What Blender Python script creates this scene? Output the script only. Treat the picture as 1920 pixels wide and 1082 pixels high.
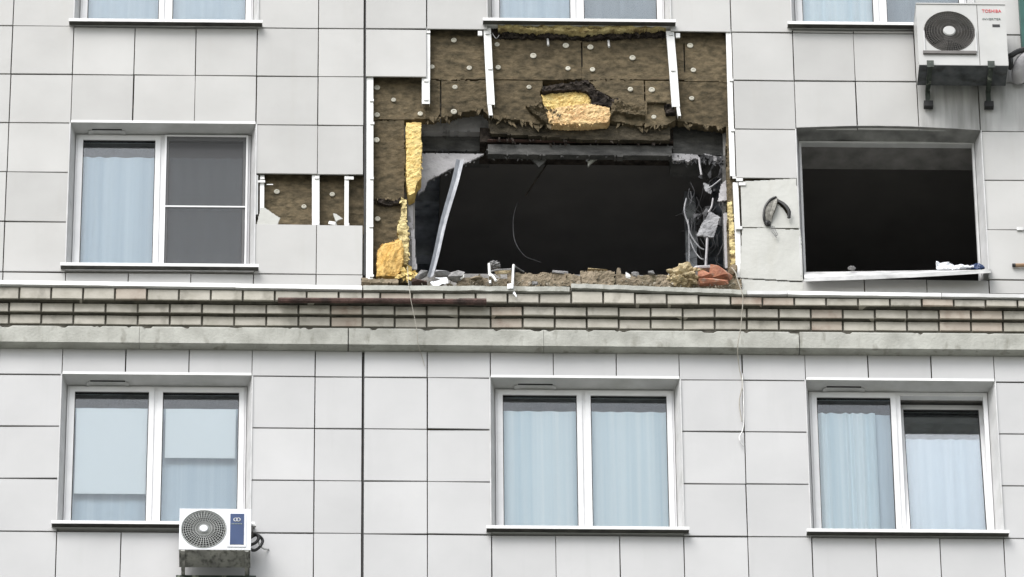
import bpy, bmesh, math, random
from mathutils import Vector, Matrix, noise
random.seed(7)
S = bpy.context.scene
COL = S.collection
for o in list(bpy.data.objects): bpy.data.objects.remove(o)

# ------------------------------------------------------------------ camera
FPX = 13950.0; PITCH = .63161; ROLL = -.009736; YAW = .0305072
BASE = 46.96                      # height of the reference panel joint above the ground
CAM = Vector((3.12238, -57.532, -45.2588 + BASE))
Fv = Vector((math.sin(YAW)*math.cos(PITCH), math.cos(YAW)*math.cos(PITCH), math.sin(PITCH)))
Rv = Vector((math.cos(YAW), -math.sin(YAW), 0)); Uv = Rv.cross(Fv)
R2 = Rv*math.cos(ROLL) + Uv*math.sin(ROLL); U2 = -Rv*math.sin(ROLL) + Uv*math.cos(ROLL)
cam = bpy.data.cameras.new('camera'); camo = bpy.data.objects.new('camera', cam); COL.objects.link(camo)
M = Matrix.Identity(4)
for i, v in enumerate((R2, U2, -Fv)):
    for r in range(3): M[r][i] = v[r]
M.translation = CAM
camo.matrix_world = M
cam.sensor_width = 36; cam.lens = FPX/1920*36; cam.clip_start = 1; cam.clip_end = 2000
S.camera = camo

# ------------------------------------------------------------------ world, sun, exposure
SUN_EL = math.radians(52); SUN_AZ = math.radians(216)       # high thin sun behind the clouds, in front of the wall, to its left
W = bpy.data.worlds.new('World'); S.world = W; W.use_nodes = True
nt = W.node_tree; nt.nodes.clear()
sky = nt.nodes.new('ShaderNodeTexSky'); sky.sky_type = 'NISHITA'; sky.sun_disc = False
sky.sun_elevation = SUN_EL; sky.sun_rotation = SUN_AZ; sky.air_density = 1.3; sky.dust_density = 2.6; sky.ozone_density = 1.0
hs = nt.nodes.new('ShaderNodeHueSaturation'); hs.inputs['Saturation'].default_value = .28
bg = nt.nodes.new('ShaderNodeBackground'); bg.inputs[1].default_value = .15
ow = nt.nodes.new('ShaderNodeOutputWorld')
nt.links.new(sky.outputs[0], hs.inputs['Color']); nt.links.new(hs.outputs[0], bg.inputs[0]); nt.links.new(bg.outputs[0], ow.inputs[0])
sl = bpy.data.lights.new('sun', 'SUN'); sl.energy = 1.5; sl.angle = math.radians(36); sl.color = (1, .98, .965)
so = bpy.data.objects.new('sun', sl); COL.objects.link(so)
sd = Vector((math.sin(SUN_AZ)*math.cos(SUN_EL), math.cos(SUN_AZ)*math.cos(SUN_EL), math.sin(SUN_EL)))
so.rotation_euler = sd.to_track_quat('Z', 'Y').to_euler(); so.location = (0, -30, 80)
S.view_settings.view_transform = 'Standard'; S.view_settings.look = 'None'
S.view_settings.gamma = 1; S.view_settings.use_curve_mapping = False
S.view_settings.exposure = 1.0

# ------------------------------------------------------------------ helpers
def at(px, py, y):
    """point of the upright plane y seen at photo pixel (px, py)"""
    d = Fv + R2*((px-960)/FPX) - U2*((py-541)/FPX)
    return CAM + d*((y-CAM.y)/d.y)
def Z(px, py, y): return at(px, py, y).z
def X(px, py, y): return at(px, py, y).x

def mk(name, c1, c2, scale=6, stretch=(1,1,1), rough=.8, bump=0, bscale=40, rnd=0, dirt=None, metal=0, spec=.3, bstretch=(1,1,1), detail=6, lo=.3, hi=.7):
    m = bpy.data.materials.new(name); m.use_nodes = True
    n = m.node_tree.nodes; l = m.node_tree.links; p = n['Principled BSDF']
    p.inputs['Roughness'].default_value = rough; p.inputs['Metallic'].default_value = metal
    p.inputs['Specular IOR Level'].default_value = spec
    g = n.new('ShaderNodeNewGeometry')
    def nz(sc, st, det):
        mp = n.new('ShaderNodeMapping'); mp.inputs['Scale'].default_value = st
        l.new(g.outputs['Position'], mp.inputs[0])
        t = n.new('ShaderNodeTexNoise'); t.inputs['Scale'].default_value = sc; t.inputs['Detail'].default_value = det
        l.new(mp.outputs[0], t.inputs['Vector']); return t
    t = nz(scale, stretch, detail)
    r = n.new('ShaderNodeValToRGB'); r.color_ramp.elements[0].position = lo; r.color_ramp.elements[1].position = hi
    r.color_ramp.elements[0].color = (*c1, 1); r.color_ramp.elements[1].color = (*c2, 1)
    l.new(t.outputs[0], r.inputs[0]); out = r.outputs[0]
    if dirt:                                     # (colour, scale, stretch, start, end, strength)
        t2 = nz(dirt[1], dirt[2], 5)
        r2 = n.new('ShaderNodeMapRange'); r2.inputs[1].default_value = dirt[3]; r2.inputs[2].default_value = dirt[4]; r2.inputs[4].default_value = dirt[5]
        l.new(t2.outputs[0], r2.inputs[0])
        mx = n.new('ShaderNodeMix'); mx.data_type = 'RGBA'; l.new(r2.outputs[0], mx.inputs[0])
        l.new(out, mx.inputs[6]); mx.inputs[7].default_value = (*dirt[0], 1); out = mx.outputs[2]
    if rnd:
        oi = n.new('ShaderNodeObjectInfo'); mr = n.new('ShaderNodeMapRange')
        mr.inputs[3].default_value = 1-rnd; mr.inputs[4].default_value = 1+rnd*.6
        l.new(oi.outputs['Random'], mr.inputs[0])
        h = n.new('ShaderNodeHueSaturation'); l.new(mr.outputs[0], h.inputs['Value']); l.new(out, h.inputs['Color']); out = h.outputs[0]
    l.new(out, p.inputs['Base Color'])
    if bump:
        t3 = nz(bscale, bstretch, 8)
        b = n.new('ShaderNodeBump'); b.inputs['Strength'].default_value = bump; b.inputs['Distance'].default_value = .02
        l.new(t3.outputs[0], b.inputs['Height']); l.new(b.outputs[0], p.inputs['Normal'])
    return m

MAT = {}
MAT['panel'] = mk('glazed panel', (.352,.348,.338), (.405,.401,.391), 1.6, rough=.35, rnd=.08, bump=.04, bscale=14, spec=.35,
                  dirt=((.33,.32,.29), 1.0, (7,7,.6), .56, .8, .28))
MAT['panel_cool'] = mk('cool white panel', (.380,.379,.380), (.425,.423,.424), 1.6, rough=.35, rnd=.06, bump=.04, bscale=14, spec=.35, dirt=((.30,.30,.29), 1.0, (7,7,.6), .58, .82, .25))
MAT['panel_soiled_shaded'] = mk('streaked and shaded panel', (.33,.33,.32), (.39,.385,.38), 2.5, rough=.45, rnd=.04, bump=.05, bscale=14, dirt=((.15,.15,.14), 1.6, (5,5,.5), .42, .68, .8))  # drip dirt below the upper unit, with its shadow painted into the darkening
MAT['panel_old'] = mk('chipped panel', (.37,.37,.345), (.425,.425,.40), 3, rough=.5, bump=.15, bscale=20,
                  dirt=((.36,.35,.31), 2.0, (3,3,.8), .55, .75, .5))
MAT['dark'] = mk('cavity membrane', (.012,.012,.011), (.03,.028,.025), 8, rough=.9)
MAT['wall'] = mk('grey blockwork', (.16,.155,.15), (.27,.26,.25), 5, rough=.9, bump=.5, bscale=30)
MAT['insul'] = mk('brown mineral wool', (.070,.059,.039), (.190,.150,.095), 14, (1,1,1.6), rough=.95, bump=.9, bscale=110, bstretch=(1,1,1.6), rnd=.2, spec=.05,
                  dirt=((.050,.043,.033), 2.2, (1,1,1.6), .5, .75, .5))
MAT['wool'] = mk('yellow mineral wool', (.60,.43,.16), (.78,.63,.29), 16, (1,1,1.6), rough=.95, bump=.7, bscale=120, spec=.02,
                  dirt=((.46,.29,.10), 9, (1,1,1.5), .5, .75, .7))
MAT['wool_orange'] = mk('orange mineral wool', (.52,.31,.09), (.74,.51,.20), 10, (1.5,1.5,.7), rough=.95, bump=.7, bscale=110, spec=.02,
                  dirt=((.26,.14,.04), 8, (2,2,.7), .55, .75, .75))
MAT['wool_pale'] = mk('peach mineral wool', (.58,.37,.19), (.76,.58,.32), 10, (1,1,2), rough=.95, bump=.7, bscale=120, spec=.02,
                  dirt=((.30,.17,.06), 15, (1,1,2), .55, .7, .7))
MAT['wool_dusty'] = mk('dusty yellow wool', (.36,.28,.13), (.70,.60,.32), 9, (1,1,2), rough=.95, bump=1, bscale=40, spec=.05,
                  dirt=((.10,.06,.035), 9, (1,1,3), .5, .66, .8))
MAT['charred'] = mk('charred wool edge', (.012,.010,.010), (.06,.05,.042), 14, rough=.95, bump=1, bscale=50, spec=.05)
MAT['rail'] = mk('white coated rail', (.62,.62,.61), (.70,.70,.69), 5, rough=.4, rnd=.03, dirt=((.45,.44,.42), 5, (1,1,1), .62, .8, .5))
MAT['galv'] = mk('dull metal bracket', (.38,.38,.37), (.55,.55,.54), 20, rough=.5, metal=.5)
MAT['disc'] = mk('cream plastic disc', (.36,.34,.28), (.50,.48,.41), 40, rough=.6, rnd=.2)
MAT['frame'] = mk('white window plastic', (.56,.56,.57), (.64,.64,.645), 4, rough=.35, dirt=((.48,.47,.47), 9, (1,1,1), .58, .8, .4))
MAT['reveal'] = mk('pale sheet metal', (.40,.40,.40), (.50,.50,.50), 5, rough=.5, dirt=((.32,.32,.30), 4, (1,1,1), .5, .75, .5))
MAT['reveal_sooty'] = mk('sooty sheet metal', (.12,.12,.118), (.26,.26,.25), 5, rough=.6, dirt=((.05,.05,.05), 4, (1,1,1), .5, .75, .6))
MAT['sill'] = mk('white sheet metal', (.60,.60,.595), (.68,.68,.675), 5, rough=.4, dirt=((.5,.5,.48), 3, (1,1,1), .6, .8, .4))
MAT['sill_shade'] = mk('painted sill shade', (.03,.03,.028), (.07,.068,.06), 8, rough=.9)  # near-black colour painting the shade under the window sills
MAT['sill_worn'] = mk('scuffed sheet metal', (.36,.36,.36), (.56,.56,.555), 6, rough=.5, dirt=((.16,.16,.155), 5, (1,1,3), .55, .75, .8))
MAT['gasket'] = mk('black rubber', (.015,.015,.015), (.03,.03,.03), 10, rough=.6)
MAT['brick'] = mk('cream glazed brick', (.285,.268,.225), (.385,.362,.315), 7, rough=.5, rnd=.14, bump=.15, bscale=40,
                  dirt=((.13,.12,.095), 5, (1.5,1.5,1), .55, .75, .7))
MAT['brick_pink'] = mk('pinkish brick', (.295,.25,.205), (.37,.325,.27), 6, rough=.5, rnd=.10, bump=.15, bscale=40,
                  dirt=((.17,.11,.08), 5, (1.5,1.5,1), .5, .75, .7))
MAT['mortar'] = mk('dark mossy mortar', (.035,.033,.026), (.10,.092,.075), 9, rough=.95, bump=.5)
MAT['concrete'] = mk('weathered concrete', (.25,.25,.225), (.37,.37,.34), 5, (1,1,.8), rough=.85, bump=.35, bscale=35,
                  dirt=((.13,.125,.10), 9, (1,1,.35), .56, .76, .85))
MAT['concrete_dark'] = mk('sooty concrete', (.035,.035,.034), (.10,.098,.094), 6, (1,1,3), rough=.9, bump=.5)
MAT['plaster'] = mk('grey plaster', (.30,.29,.30), (.42,.41,.42), 5, rough=.85, bump=.3, dirt=((.08,.08,.08), 6, (1,1,1), .6, .75, .7))
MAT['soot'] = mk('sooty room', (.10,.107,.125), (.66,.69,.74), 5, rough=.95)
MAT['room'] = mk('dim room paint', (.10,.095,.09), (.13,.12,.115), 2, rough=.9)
MAT['steel'] = mk('galvanised strip', (.20,.21,.23), (.34,.35,.37), 30, (1,1,.3), rough=.5, metal=.3)
MAT['rust'] = mk('rusty pipe', (.045,.028,.024), (.11,.065,.056), 10, (1,1,1), rough=.9, bump=.6, dirt=((.02,.018,.016), 6, (1,1,1), .5, .7, .8))
MAT['redbrick'] = mk('broken red brick', (.24,.10,.07), (.44,.20,.12), 16, rough=.9, bump=.6, dirt=((.28,.22,.18), 14, (1,1,1), .55, .7, .8))
MAT['tan'] = mk('tan rubble', (.26,.19,.10), (.50,.42,.27), 14, rough=.95, bump=.9, dirt=((.10,.07,.04), 16, (1,1,1), .55, .7, .8))
MAT['brownblock'] = mk('brown masonry', (.13,.105,.070), (.27,.22,.16), 12, (1,1,2), rough=.95, bump=.8, rnd=.2, dirt=((.08,.07,.04), 9, (1,1,1), .5, .7, .8))
MAT['greyrub'] = mk('grey rubble', (.12,.12,.12), (.32,.31,.31), 16, rough=.9, bump=.6, rnd=.25)
MAT['whiterub'] = mk('white chip', (.66,.65,.63), (.80,.79,.77), 10, rough=.7)
MAT['paper'] = mk('white sheet', (.72,.74,.78), (.82,.83,.85), 3, rough=.8)
MAT['wire_white'] = mk('pale cord', (.60,.56,.47), (.72,.68,.6), 20, rough=.7)
MAT['wire_thread'] = mk('faded thread', (.26,.24,.20), (.36,.34,.30), 20, rough=.8)
MAT['wire_grey'] = mk('grey cord', (.12,.12,.12), (.25,.25,.25), 20, rough=.7)
MAT['frayed'] = mk('frayed grey fibre', (.13,.125,.11), (.34,.33,.30), 30, rough=.9, rnd=.35)
MAT['debris'] = mk('sooty scraps', (.02,.02,.021), (.11,.11,.115), 5, rough=.9, lo=.4, hi=.65)
MAT['dustmix'] = mk('mixed crushed rubble', (.10,.08,.05), (.42,.38,.32), 20, rough=.95, lo=.35, hi=.68)
MAT['cloth_grey'] = mk('torn grey sheet', (.16,.16,.17), (.32,.32,.33), 8, rough=.9, bump=.4)
MAT['ac_white'] = mk('enamelled casing', (.38,.38,.37), (.43,.43,.42), 4, rough=.4, dirt=((.42,.42,.38), 4, (2,2,.6), .58, .8, .5))
MAT['ac_new'] = mk('bright casing', (.60,.61,.64), (.64,.65,.67), 4, rough=.35)
MAT['ac_under'] = mk('zinc base pan', (.20,.20,.19), (.34,.34,.31), 9, (1,1,1), rough=.6, metal=.2, dirt=((.05,.05,.045), 12, (2,1,1), .5, .68, .8))
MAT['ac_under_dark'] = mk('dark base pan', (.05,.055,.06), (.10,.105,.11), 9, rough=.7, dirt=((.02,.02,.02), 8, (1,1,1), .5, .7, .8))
MAT['insul_dark'] = mk('sooty mineral wool', (.022,.020,.016), (.085,.072,.052), 8, (1,1,3), rough=.95, bump=.8, bscale=45, spec=.05)
MAT['fan_dark'] = mk('dark fan', (.012,.012,.012), (.03,.03,.03), 10, rough=.6)
MAT['grille_grey'] = mk('grey fan grille', (.085,.080,.074), (.13,.122,.115), 10, rough=.5)
MAT['grille_pale'] = mk('pale fan wire', (.34,.35,.34), (.44,.45,.44), 10, rough=.4)
MAT['badge_blue'] = mk('blue display panel', (.022,.040,.10), (.035,.060,.14), 4, rough=.25)
MAT['red_print'] = mk('red print', (.50,.05,.06), (.55,.07,.08), 4, rough=.5)
MAT['grey_print'] = mk('grey print', (.13,.16,.15), (.16,.19,.18), 4, rough=.5)
MAT['green_black'] = mk('black green bracket', (.012,.018,.014), (.05,.06,.05), 12, rough=.6, dirt=((.30,.32,.26), 14, (1,1,1), .58, .7, .8))
MAT['black'] = mk('black tube', (.012,.012,.013), (.03,.03,.03), 10, rough=.5)
MAT['teal'] = mk('dark teal coat', (.006,.05,.042), (.012,.08,.065), 4, rough=.5)
MAT['curtain'] = mk('pale net curtain', (.70,.80,.85), (.93,.96,.965), 1.6, (9,1,.12), rough=.95)
MAT['curtain_white'] = mk('white blind cloth', (.95,.955,.955), (.96,.96,.96), 2, rough=.9)
MAT['curtain_blue'] = mk('blue grey curtain', (.56,.645,.72), (.70,.765,.82), 1.6, (9,1,.12), rough=.95)
MAT['curtain_dim'] = mk('dim grey curtain', (.24,.27,.30), (.31,.34,.37), 1.5, (8,1,.3), rough=.95)
MAT['ground'] = mk('asphalt and lawn', (.14,.15,.12), (.26,.26,.24), .08, rough=.95)

def glass_mat():
    m = bpy.data.materials.new('window glass'); m.use_nodes = True
    n = m.node_tree.nodes; l = m.node_tree.links; n.clear()
    o = n.new('ShaderNodeOutputMaterial'); mx = n.new('ShaderNodeMixShader'); f = n.new('ShaderNodeFresnel'); f.inputs[0].default_value = 1.5
    t = n.new('ShaderNodeBsdfTransparent'); t.inputs[0].default_value = (.955,.985,1,1)
    g = n.new('ShaderNodeBsdfGlossy'); g.inputs['Roughness'].default_value = .02
    l.new(f.outputs[0], mx.inputs[0]); l.new(t.outputs[0], mx.inputs[1]); l.new(g.outputs[0], mx.inputs[2]); l.new(mx.outputs[0], o.inputs[0])
    return m
MAT['glass'] = glass_mat()
def net_mat():
    m = bpy.data.materials.new('insect mesh'); m.use_nodes = True
    n = m.node_tree.nodes; l = m.node_tree.links; n.clear()
    o = n.new('ShaderNodeOutputMaterial'); mx = n.new('ShaderNodeMixShader'); mx.inputs[0].default_value = .47
    t = n.new('ShaderNodeBsdfTransparent'); d = n.new('ShaderNodeBsdfDiffuse'); d.inputs[0].default_value = (.11,.11,.113,1)
    l.new(t.outputs[0], mx.inputs[1]); l.new(d.outputs[0], mx.inputs[2]); l.new(mx.outputs[0], o.inputs[0])
    return m
MAT['net'] = net_mat()

def box(bm, a, b):
    a, b = Vector(a), Vector(b)
    lo = Vector([min(a[i], b[i]) for i in range(3)]); hi = Vector([max(a[i], b[i]) for i in range(3)])
    v = [bm.verts.new((x, y, z)) for z in (lo.z, hi.z) for y in (lo.y, hi.y) for x in (lo.x, hi.x)]
    for f in ((0,2,3,1),(4,5,7,6),(0,1,5,4),(2,6,7,3),(0,4,6,2),(1,3,7,5)): bm.faces.new([v[i] for i in f])
def prism(bm, pts, axis, a, b):
    """closed polygon extruded along one axis from a to b; pts are the two other coordinates in order"""
    def mkv(p, t):
        c = list(p); c.insert(axis, t); return bm.verts.new(c)
    A = [mkv(p, a) for p in pts]; B_ = [mkv(p, b) for p in pts]
    n = len(pts)
    bm.faces.new(A); bm.faces.new(B_[::-1])
    for i in range(n): bm.faces.new((A[i], B_[i], B_[(i+1)%n], A[(i+1)%n]))
def tube(bm, pts, r, seg=6, r2=None):
    pts = [Vector(p) for p in pts]; rings = []
    for i, p in enumerate(pts):
        d = (pts[min(i+1, len(pts)-1)] - pts[max(i-1, 0)]).normalized()
        u = d.cross(Vector((.13, .99, .05))); u.normalize(); w = d.cross(u)
        rr = r if r2 is None else r + (r2-r)*i/(len(pts)-1)
        rings.append([bm.verts.new(p + (u*math.cos(2*math.pi*k/seg) + w*math.sin(2*math.pi*k/seg))*rr) for k in range(seg)])
    for a, b in zip(rings, rings[1:]):
        for k in range(seg): bm.faces.new((a[k], a[(k+1)%seg], b[(k+1)%seg], b[k]))
    bm.faces.new(rings[0][::-1]); bm.faces.new(rings[-1])
def smooth_path(pts, n=6):
    P = [Vector(p) for p in pts]; out = []
    for i in range(len(P)-1):
        p0, p1, p2, p3 = P[max(i-1,0)], P[i], P[i+1], P[min(i+2,len(P)-1)]
        for k in range(n):
            t = k/n
            out.append(.5*((2*p1)+(p2-p0)*t+(2*p0-5*p1+4*p2-p3)*t*t+(3*p1-p0-3*p2+p3)*t**3))
    return out + [P[-1]]
def obj(name, bm, mat, parent=None, smooth=False):
    bmesh.ops.recalc_face_normals(bm, faces=bm.faces)
    lo = Vector([min(v.co[i] for v in bm.verts) for i in range(3)]); hi = Vector([max(v.co[i] for v in bm.verts) for i in range(3)])
    c = (lo+hi)/2
    bmesh.ops.translate(bm, verts=bm.verts, vec=-c)
    me = bpy.data.meshes.new(name); bm.to_mesh(me); bm.free()
    me.materials.append(MAT[mat] if isinstance(mat, str) else mat)
    if smooth:
        for p in me.polygons: p.use_smooth = True
    o = bpy.data.objects.new(name, me); COL.objects.link(o)
    put(o, c, parent); return o
def put(o, loc, parent):
    """parents are never rotated, so a child's place is its offset from the parent's chain"""
    off = Vector((0,0,0)); p = parent
    while p: off += p.location; p = p.parent
    o.parent = parent; o.location = Vector(loc) - off
def tag(o, label=None, cat=None, group=None, kind=None):
    for k, v in (('label', label), ('category', cat), ('group', group), ('kind', kind)):
        if v: o[k] = v
    return o
def empty(name, loc, label, cat, group=None):
    o = bpy.data.objects.new(name, None); COL.objects.link(o); o.location = loc; o.empty_display_size = .1
    return tag(o, label, cat, group)
def boxobj(name, a, b, mat, parent=None):
    bm = bmesh.new(); box(bm, a, b); return obj(name, bm, mat, parent)
def inside(x, z, poly):
    r = False; j = len(poly)-1
    for i in range(len(poly)):
        xi, zi = poly[i]; xj, zj = poly[j]
        if (zi > z) != (zj > z) and x < (xj-xi)*(z-zi)/(zj-zi)+xi: r = not r
        j = i
    return r
def slab(name, pts, y, thick, mat, parent=None, cell=.012, rough=.005, edge=.012, holes=(), nscale=9, bulge=0, back=None, tilt=0, grain=1):
    """ragged slab: photo outline carried to the plane y, cut into cells, fractured along its edge, roughened, given thickness"""
    P = [(lambda v: (v.x, v.z))(at(a, b, y)) for a, b in pts]
    H = [[(lambda v: (v.x, v.z))(at(a, b, y)) for a, b in h] for h in holes]
    x0 = min(p[0] for p in P)-edge; x1 = max(p[0] for p in P)+edge; z0 = min(p[1] for p in P)-edge; z1 = max(p[1] for p in P)+edge
    nx = max(2, int((x1-x0)/cell)); nz = max(2, int((z1-z0)/cell)); cx, cz = (x0+x1)/2, (z0+z1)/2
    keep = set()
    for i in range(nx):
        for k in range(nz):
            x = x0+(i+.5)*(x1-x0)/nx; z = z0+(k+.5)*(z1-z0)/nz
            if edge:
                n = noise.noise_vector(Vector((x*nscale*2.2, y*3, z*nscale*2.2)))*.65 + noise.noise_vector(Vector((x*nscale*7, y*3, z*nscale*7)))*.4
                xx, zz = x+n.x*edge, z+n.z*edge
            else: xx, zz = x, z
            if inside(xx, zz, P) and not any(inside(xx, zz, h) for h in H): keep.add((i, k))
    left = set(keep); best = set()
    while left:
        st_ = [left.pop()]; comp = set(st_)
        while st_:
            i, k = st_.pop()
            for q in ((i+1,k),(i-1,k),(i,k+1),(i,k-1)):
                if q in left: left.remove(q); comp.add(q); st_.append(q)
        if len(comp) > len(best): best = comp
    keep = best
    bm = bmesh.new(); fv = {}; bv = {}
    def g(d, i, k, back_):
        if (i, k) not in d:
            x = x0+i*(x1-x0)/nx; z = z0+k*(z1-z0)/nz
            if back_: yy = y+thick
            else:
                v = Vector((x*nscale, 1.7, z*nscale*grain))
                yy = y - rough*(noise.fractal(v, .7, 2.1, 5)+.2)
                if bulge:
                    u = max(0, 1-((x-cx)/((x1-x0)*.55))**2)*max(0, 1-((z-cz)/((z1-z0)*.55))**2); yy -= bulge*math.sqrt(u)
            d[(i, k)] = bm.verts.new((x, yy + tilt*(z-cz), z))
        return d[(i, k)]
    for (i, k) in keep:
        bm.faces.new((g(fv,i,k,0), g(fv,i+1,k,0), g(fv,i+1,k+1,0), g(fv,i,k+1,0)))
        bm.faces.new((g(bv,i,k,1), g(bv,i,k+1,1), g(bv,i+1,k+1,1), g(bv,i+1,k,1)))
        for (di, dk, a, b) in ((-1,0,(i,k),(i,k+1)), (1,0,(i+1,k+1),(i+1,k)), (0,-1,(i+1,k),(i,k)), (0,1,(i,k+1),(i+1,k+1))):
            if (i+di, k+dk) not in keep:
                bm.faces.new((g(fv,*a,0), g(fv,*b,0), g(bv,*b,1), g(bv,*a,1)))
    return obj(name, bm, mat, parent)
def rubble(name, c, size, mat, parent=None, seed=0, n=16, rot=0):
    rr = random.Random(seed); bm = bmesh.new()
    for _ in range(n):
        v = Vector((rr.uniform(-1,1), rr.uniform(-1,1), rr.uniform(-1,1)))
        m = max(abs(v.x), abs(v.y), abs(v.z)); v *= rr.uniform(.8,1)/m
        v = Vector((v.x*size[0]/2, v.y*size[1]/2, v.z*size[2]/2))
        bm.verts.new(Matrix.Rotation(rot, 3, 'Y') @ v + Vector(c))
    r = bmesh.ops.convex_hull(bm, input=bm.verts)
    bmesh.ops.delete(bm, geom=list({e for e in r['geom_interior'] + r['geom_unused'] if isinstance(e, bmesh.types.BMVert)}), context='VERTS')
    return obj(name, bm, mat, parent)
def lump(name, c, size, mat, parent=None, seed=0, amp=.35, fr=3.0, sub=4):
    bm = bmesh.new(); bmesh.ops.create_icosphere(bm, subdivisions=sub, radius=1)
    for v in bm.verts:
        d = v.co.normalized(); k = 1 + amp*noise.fractal(d*fr+Vector((seed*3.1,seed,0)), .7, 2.1, 5)
        v.co = Vector((d.x*k*size[0]/2, d.y*k*size[1]/2, d.z*k*size[2]/2)) + Vector(c)
    return obj(name, bm, mat, parent, False)
def cord(name, pts, r, mat, label, cat='cord', parent=None, seg=5, n=6, kids=()):
    bm = bmesh.new(); tube(bm, smooth_path([at(*p) for p in pts], n), r, seg)
    o = obj(name, bm, mat, parent); 
    if not parent: tag(o, label, cat)
    return o

# ------------------------------------------------------------------ ground and building core
bm = bmesh.new(); box(bm, (-900, -1200, -.5), (900, 300, 0)); tag(obj('ground', bm, 'ground'), 'grey and green ground far below the facade', None, None, 'structure')
BLD = empty('apartment_building', (0, .3, 0), 'pale tiled apartment tower with a blown out wall above a brick cornice', 'building')

XL = [.6*i for i in range(-3, 6)] + [3.464]
XR = [4.064+.6*k for k in range(0, 13)]
XJ = XL + XR
zb = lambda z: BASE + z
# windows: x range, head height, photo point on the sill's lower front edge
WIN = dict(A=(.6, 2.4, -1.2, (300, 499)), B=(.6, 2.4, -4.206, (200, 982)), C=(XR[1], XR[4], -4.206, (1100, 992)), D=(XR[6], XR[9], -4.206, (1700, 998)),
           T=(.6, 2.4, 1.8, (300, 41)), U=(XR[1], XR[4], 1.8, (1080, 40)), V=(XR[6], XR[9], 1.8, (1600, 46)), E=(XR[6], XR[9], -1.2, (1680, 513)))
WZ = {k: (w[0], w[1], zb(w[2]), Z(*w[3], -.085)) for k, w in WIN.items()}
# cornice levels
LIP_B = Z(960, 544, -.22); R1_B = Z(960, 567, -.19); R2_B = Z(960, 591, -.13); R3_B = Z(960, 615, -.085)
BEAM_T = Z(900, 616, -.11); BEAM_B = Z(900, 647.5, -.11)
HX0, HX1 = X(778, 400, .2), X(1360, 400, .2); HZ0, HZ1 = Z(960, 514, .2), Z(870, 203, .2)
YB = .70                                          # back of the wall

def wall_boxes(bm, xr, zr, holes, ya, yb):
    xs = sorted({xr[0], xr[1], *[h[i] for h in holes for i in (0, 1) if xr[0] < h[i] < xr[1]]})
    zs = sorted({zr[0], zr[1], *[h[i] for h in holes for i in (2, 3) if zr[0] < h[i] < zr[1]]})
    for z0, z1 in zip(zs, zs[1:]):
        run = None
        for x0, x1 in list(zip(xs, xs[1:]))+[(None, None)]:
            solid = x0 is not None and not any(h[0] < (x0+x1)/2 < h[1] and h[2] < (z0+z1)/2 < h[3] for h in holes)
            if solid: run = (run[0], x1) if run else (x0, x1)
            elif run: box(bm, (run[0], ya, z0), (run[1], yb, z1)); run = None
wh = [(w[0]-.004, w[1]+.004, w[3]+.004, w[2]+(.05 if k == 'E' else .013)) for k, w in WZ.items()]
bm = bmesh.new(); wall_boxes(bm, (-8, 18), (0, BASE+8), wh + [(HX0, HX1, HZ0, HZ1)], .2, YB)
obj('wall', bm, 'wall', BLD)
DMG = (XJ[9], XR[5], Z(960, 534, 0), zb(.12))       # the stripped field
bm = bmesh.new(); wall_boxes(bm, (-4, 13.5), (BASE-8.5, BASE+3.2), wh + [DMG, (2.36, 3.464, zb(-2.5), zb(-1.7))], .09, .198)
obj('insulation_layer', bm, 'insul', BLD)

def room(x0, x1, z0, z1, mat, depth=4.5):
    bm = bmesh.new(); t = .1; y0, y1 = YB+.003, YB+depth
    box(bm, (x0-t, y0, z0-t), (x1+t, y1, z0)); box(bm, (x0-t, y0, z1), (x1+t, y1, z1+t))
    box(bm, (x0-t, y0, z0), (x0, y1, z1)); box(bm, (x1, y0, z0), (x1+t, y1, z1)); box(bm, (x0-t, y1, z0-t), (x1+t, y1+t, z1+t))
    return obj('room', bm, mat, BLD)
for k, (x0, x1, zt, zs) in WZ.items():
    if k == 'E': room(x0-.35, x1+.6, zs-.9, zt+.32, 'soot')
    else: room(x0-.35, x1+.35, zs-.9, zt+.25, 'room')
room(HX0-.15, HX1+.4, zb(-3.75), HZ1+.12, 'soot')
boxobj('partition_post', (X(1284,400,1.4), 1.35, zb(-3.74)), (X(1304,400,1.4), 1.5, HZ1+.11), 'soot', BLD)
for q in range(3): boxobj('ceiling_joist', (HX0-.14, 1.7+q*.9, HZ1-.02), (HX1+.39, 1.85+q*.9, HZ1+.117), 'soot', BLD)

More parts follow.
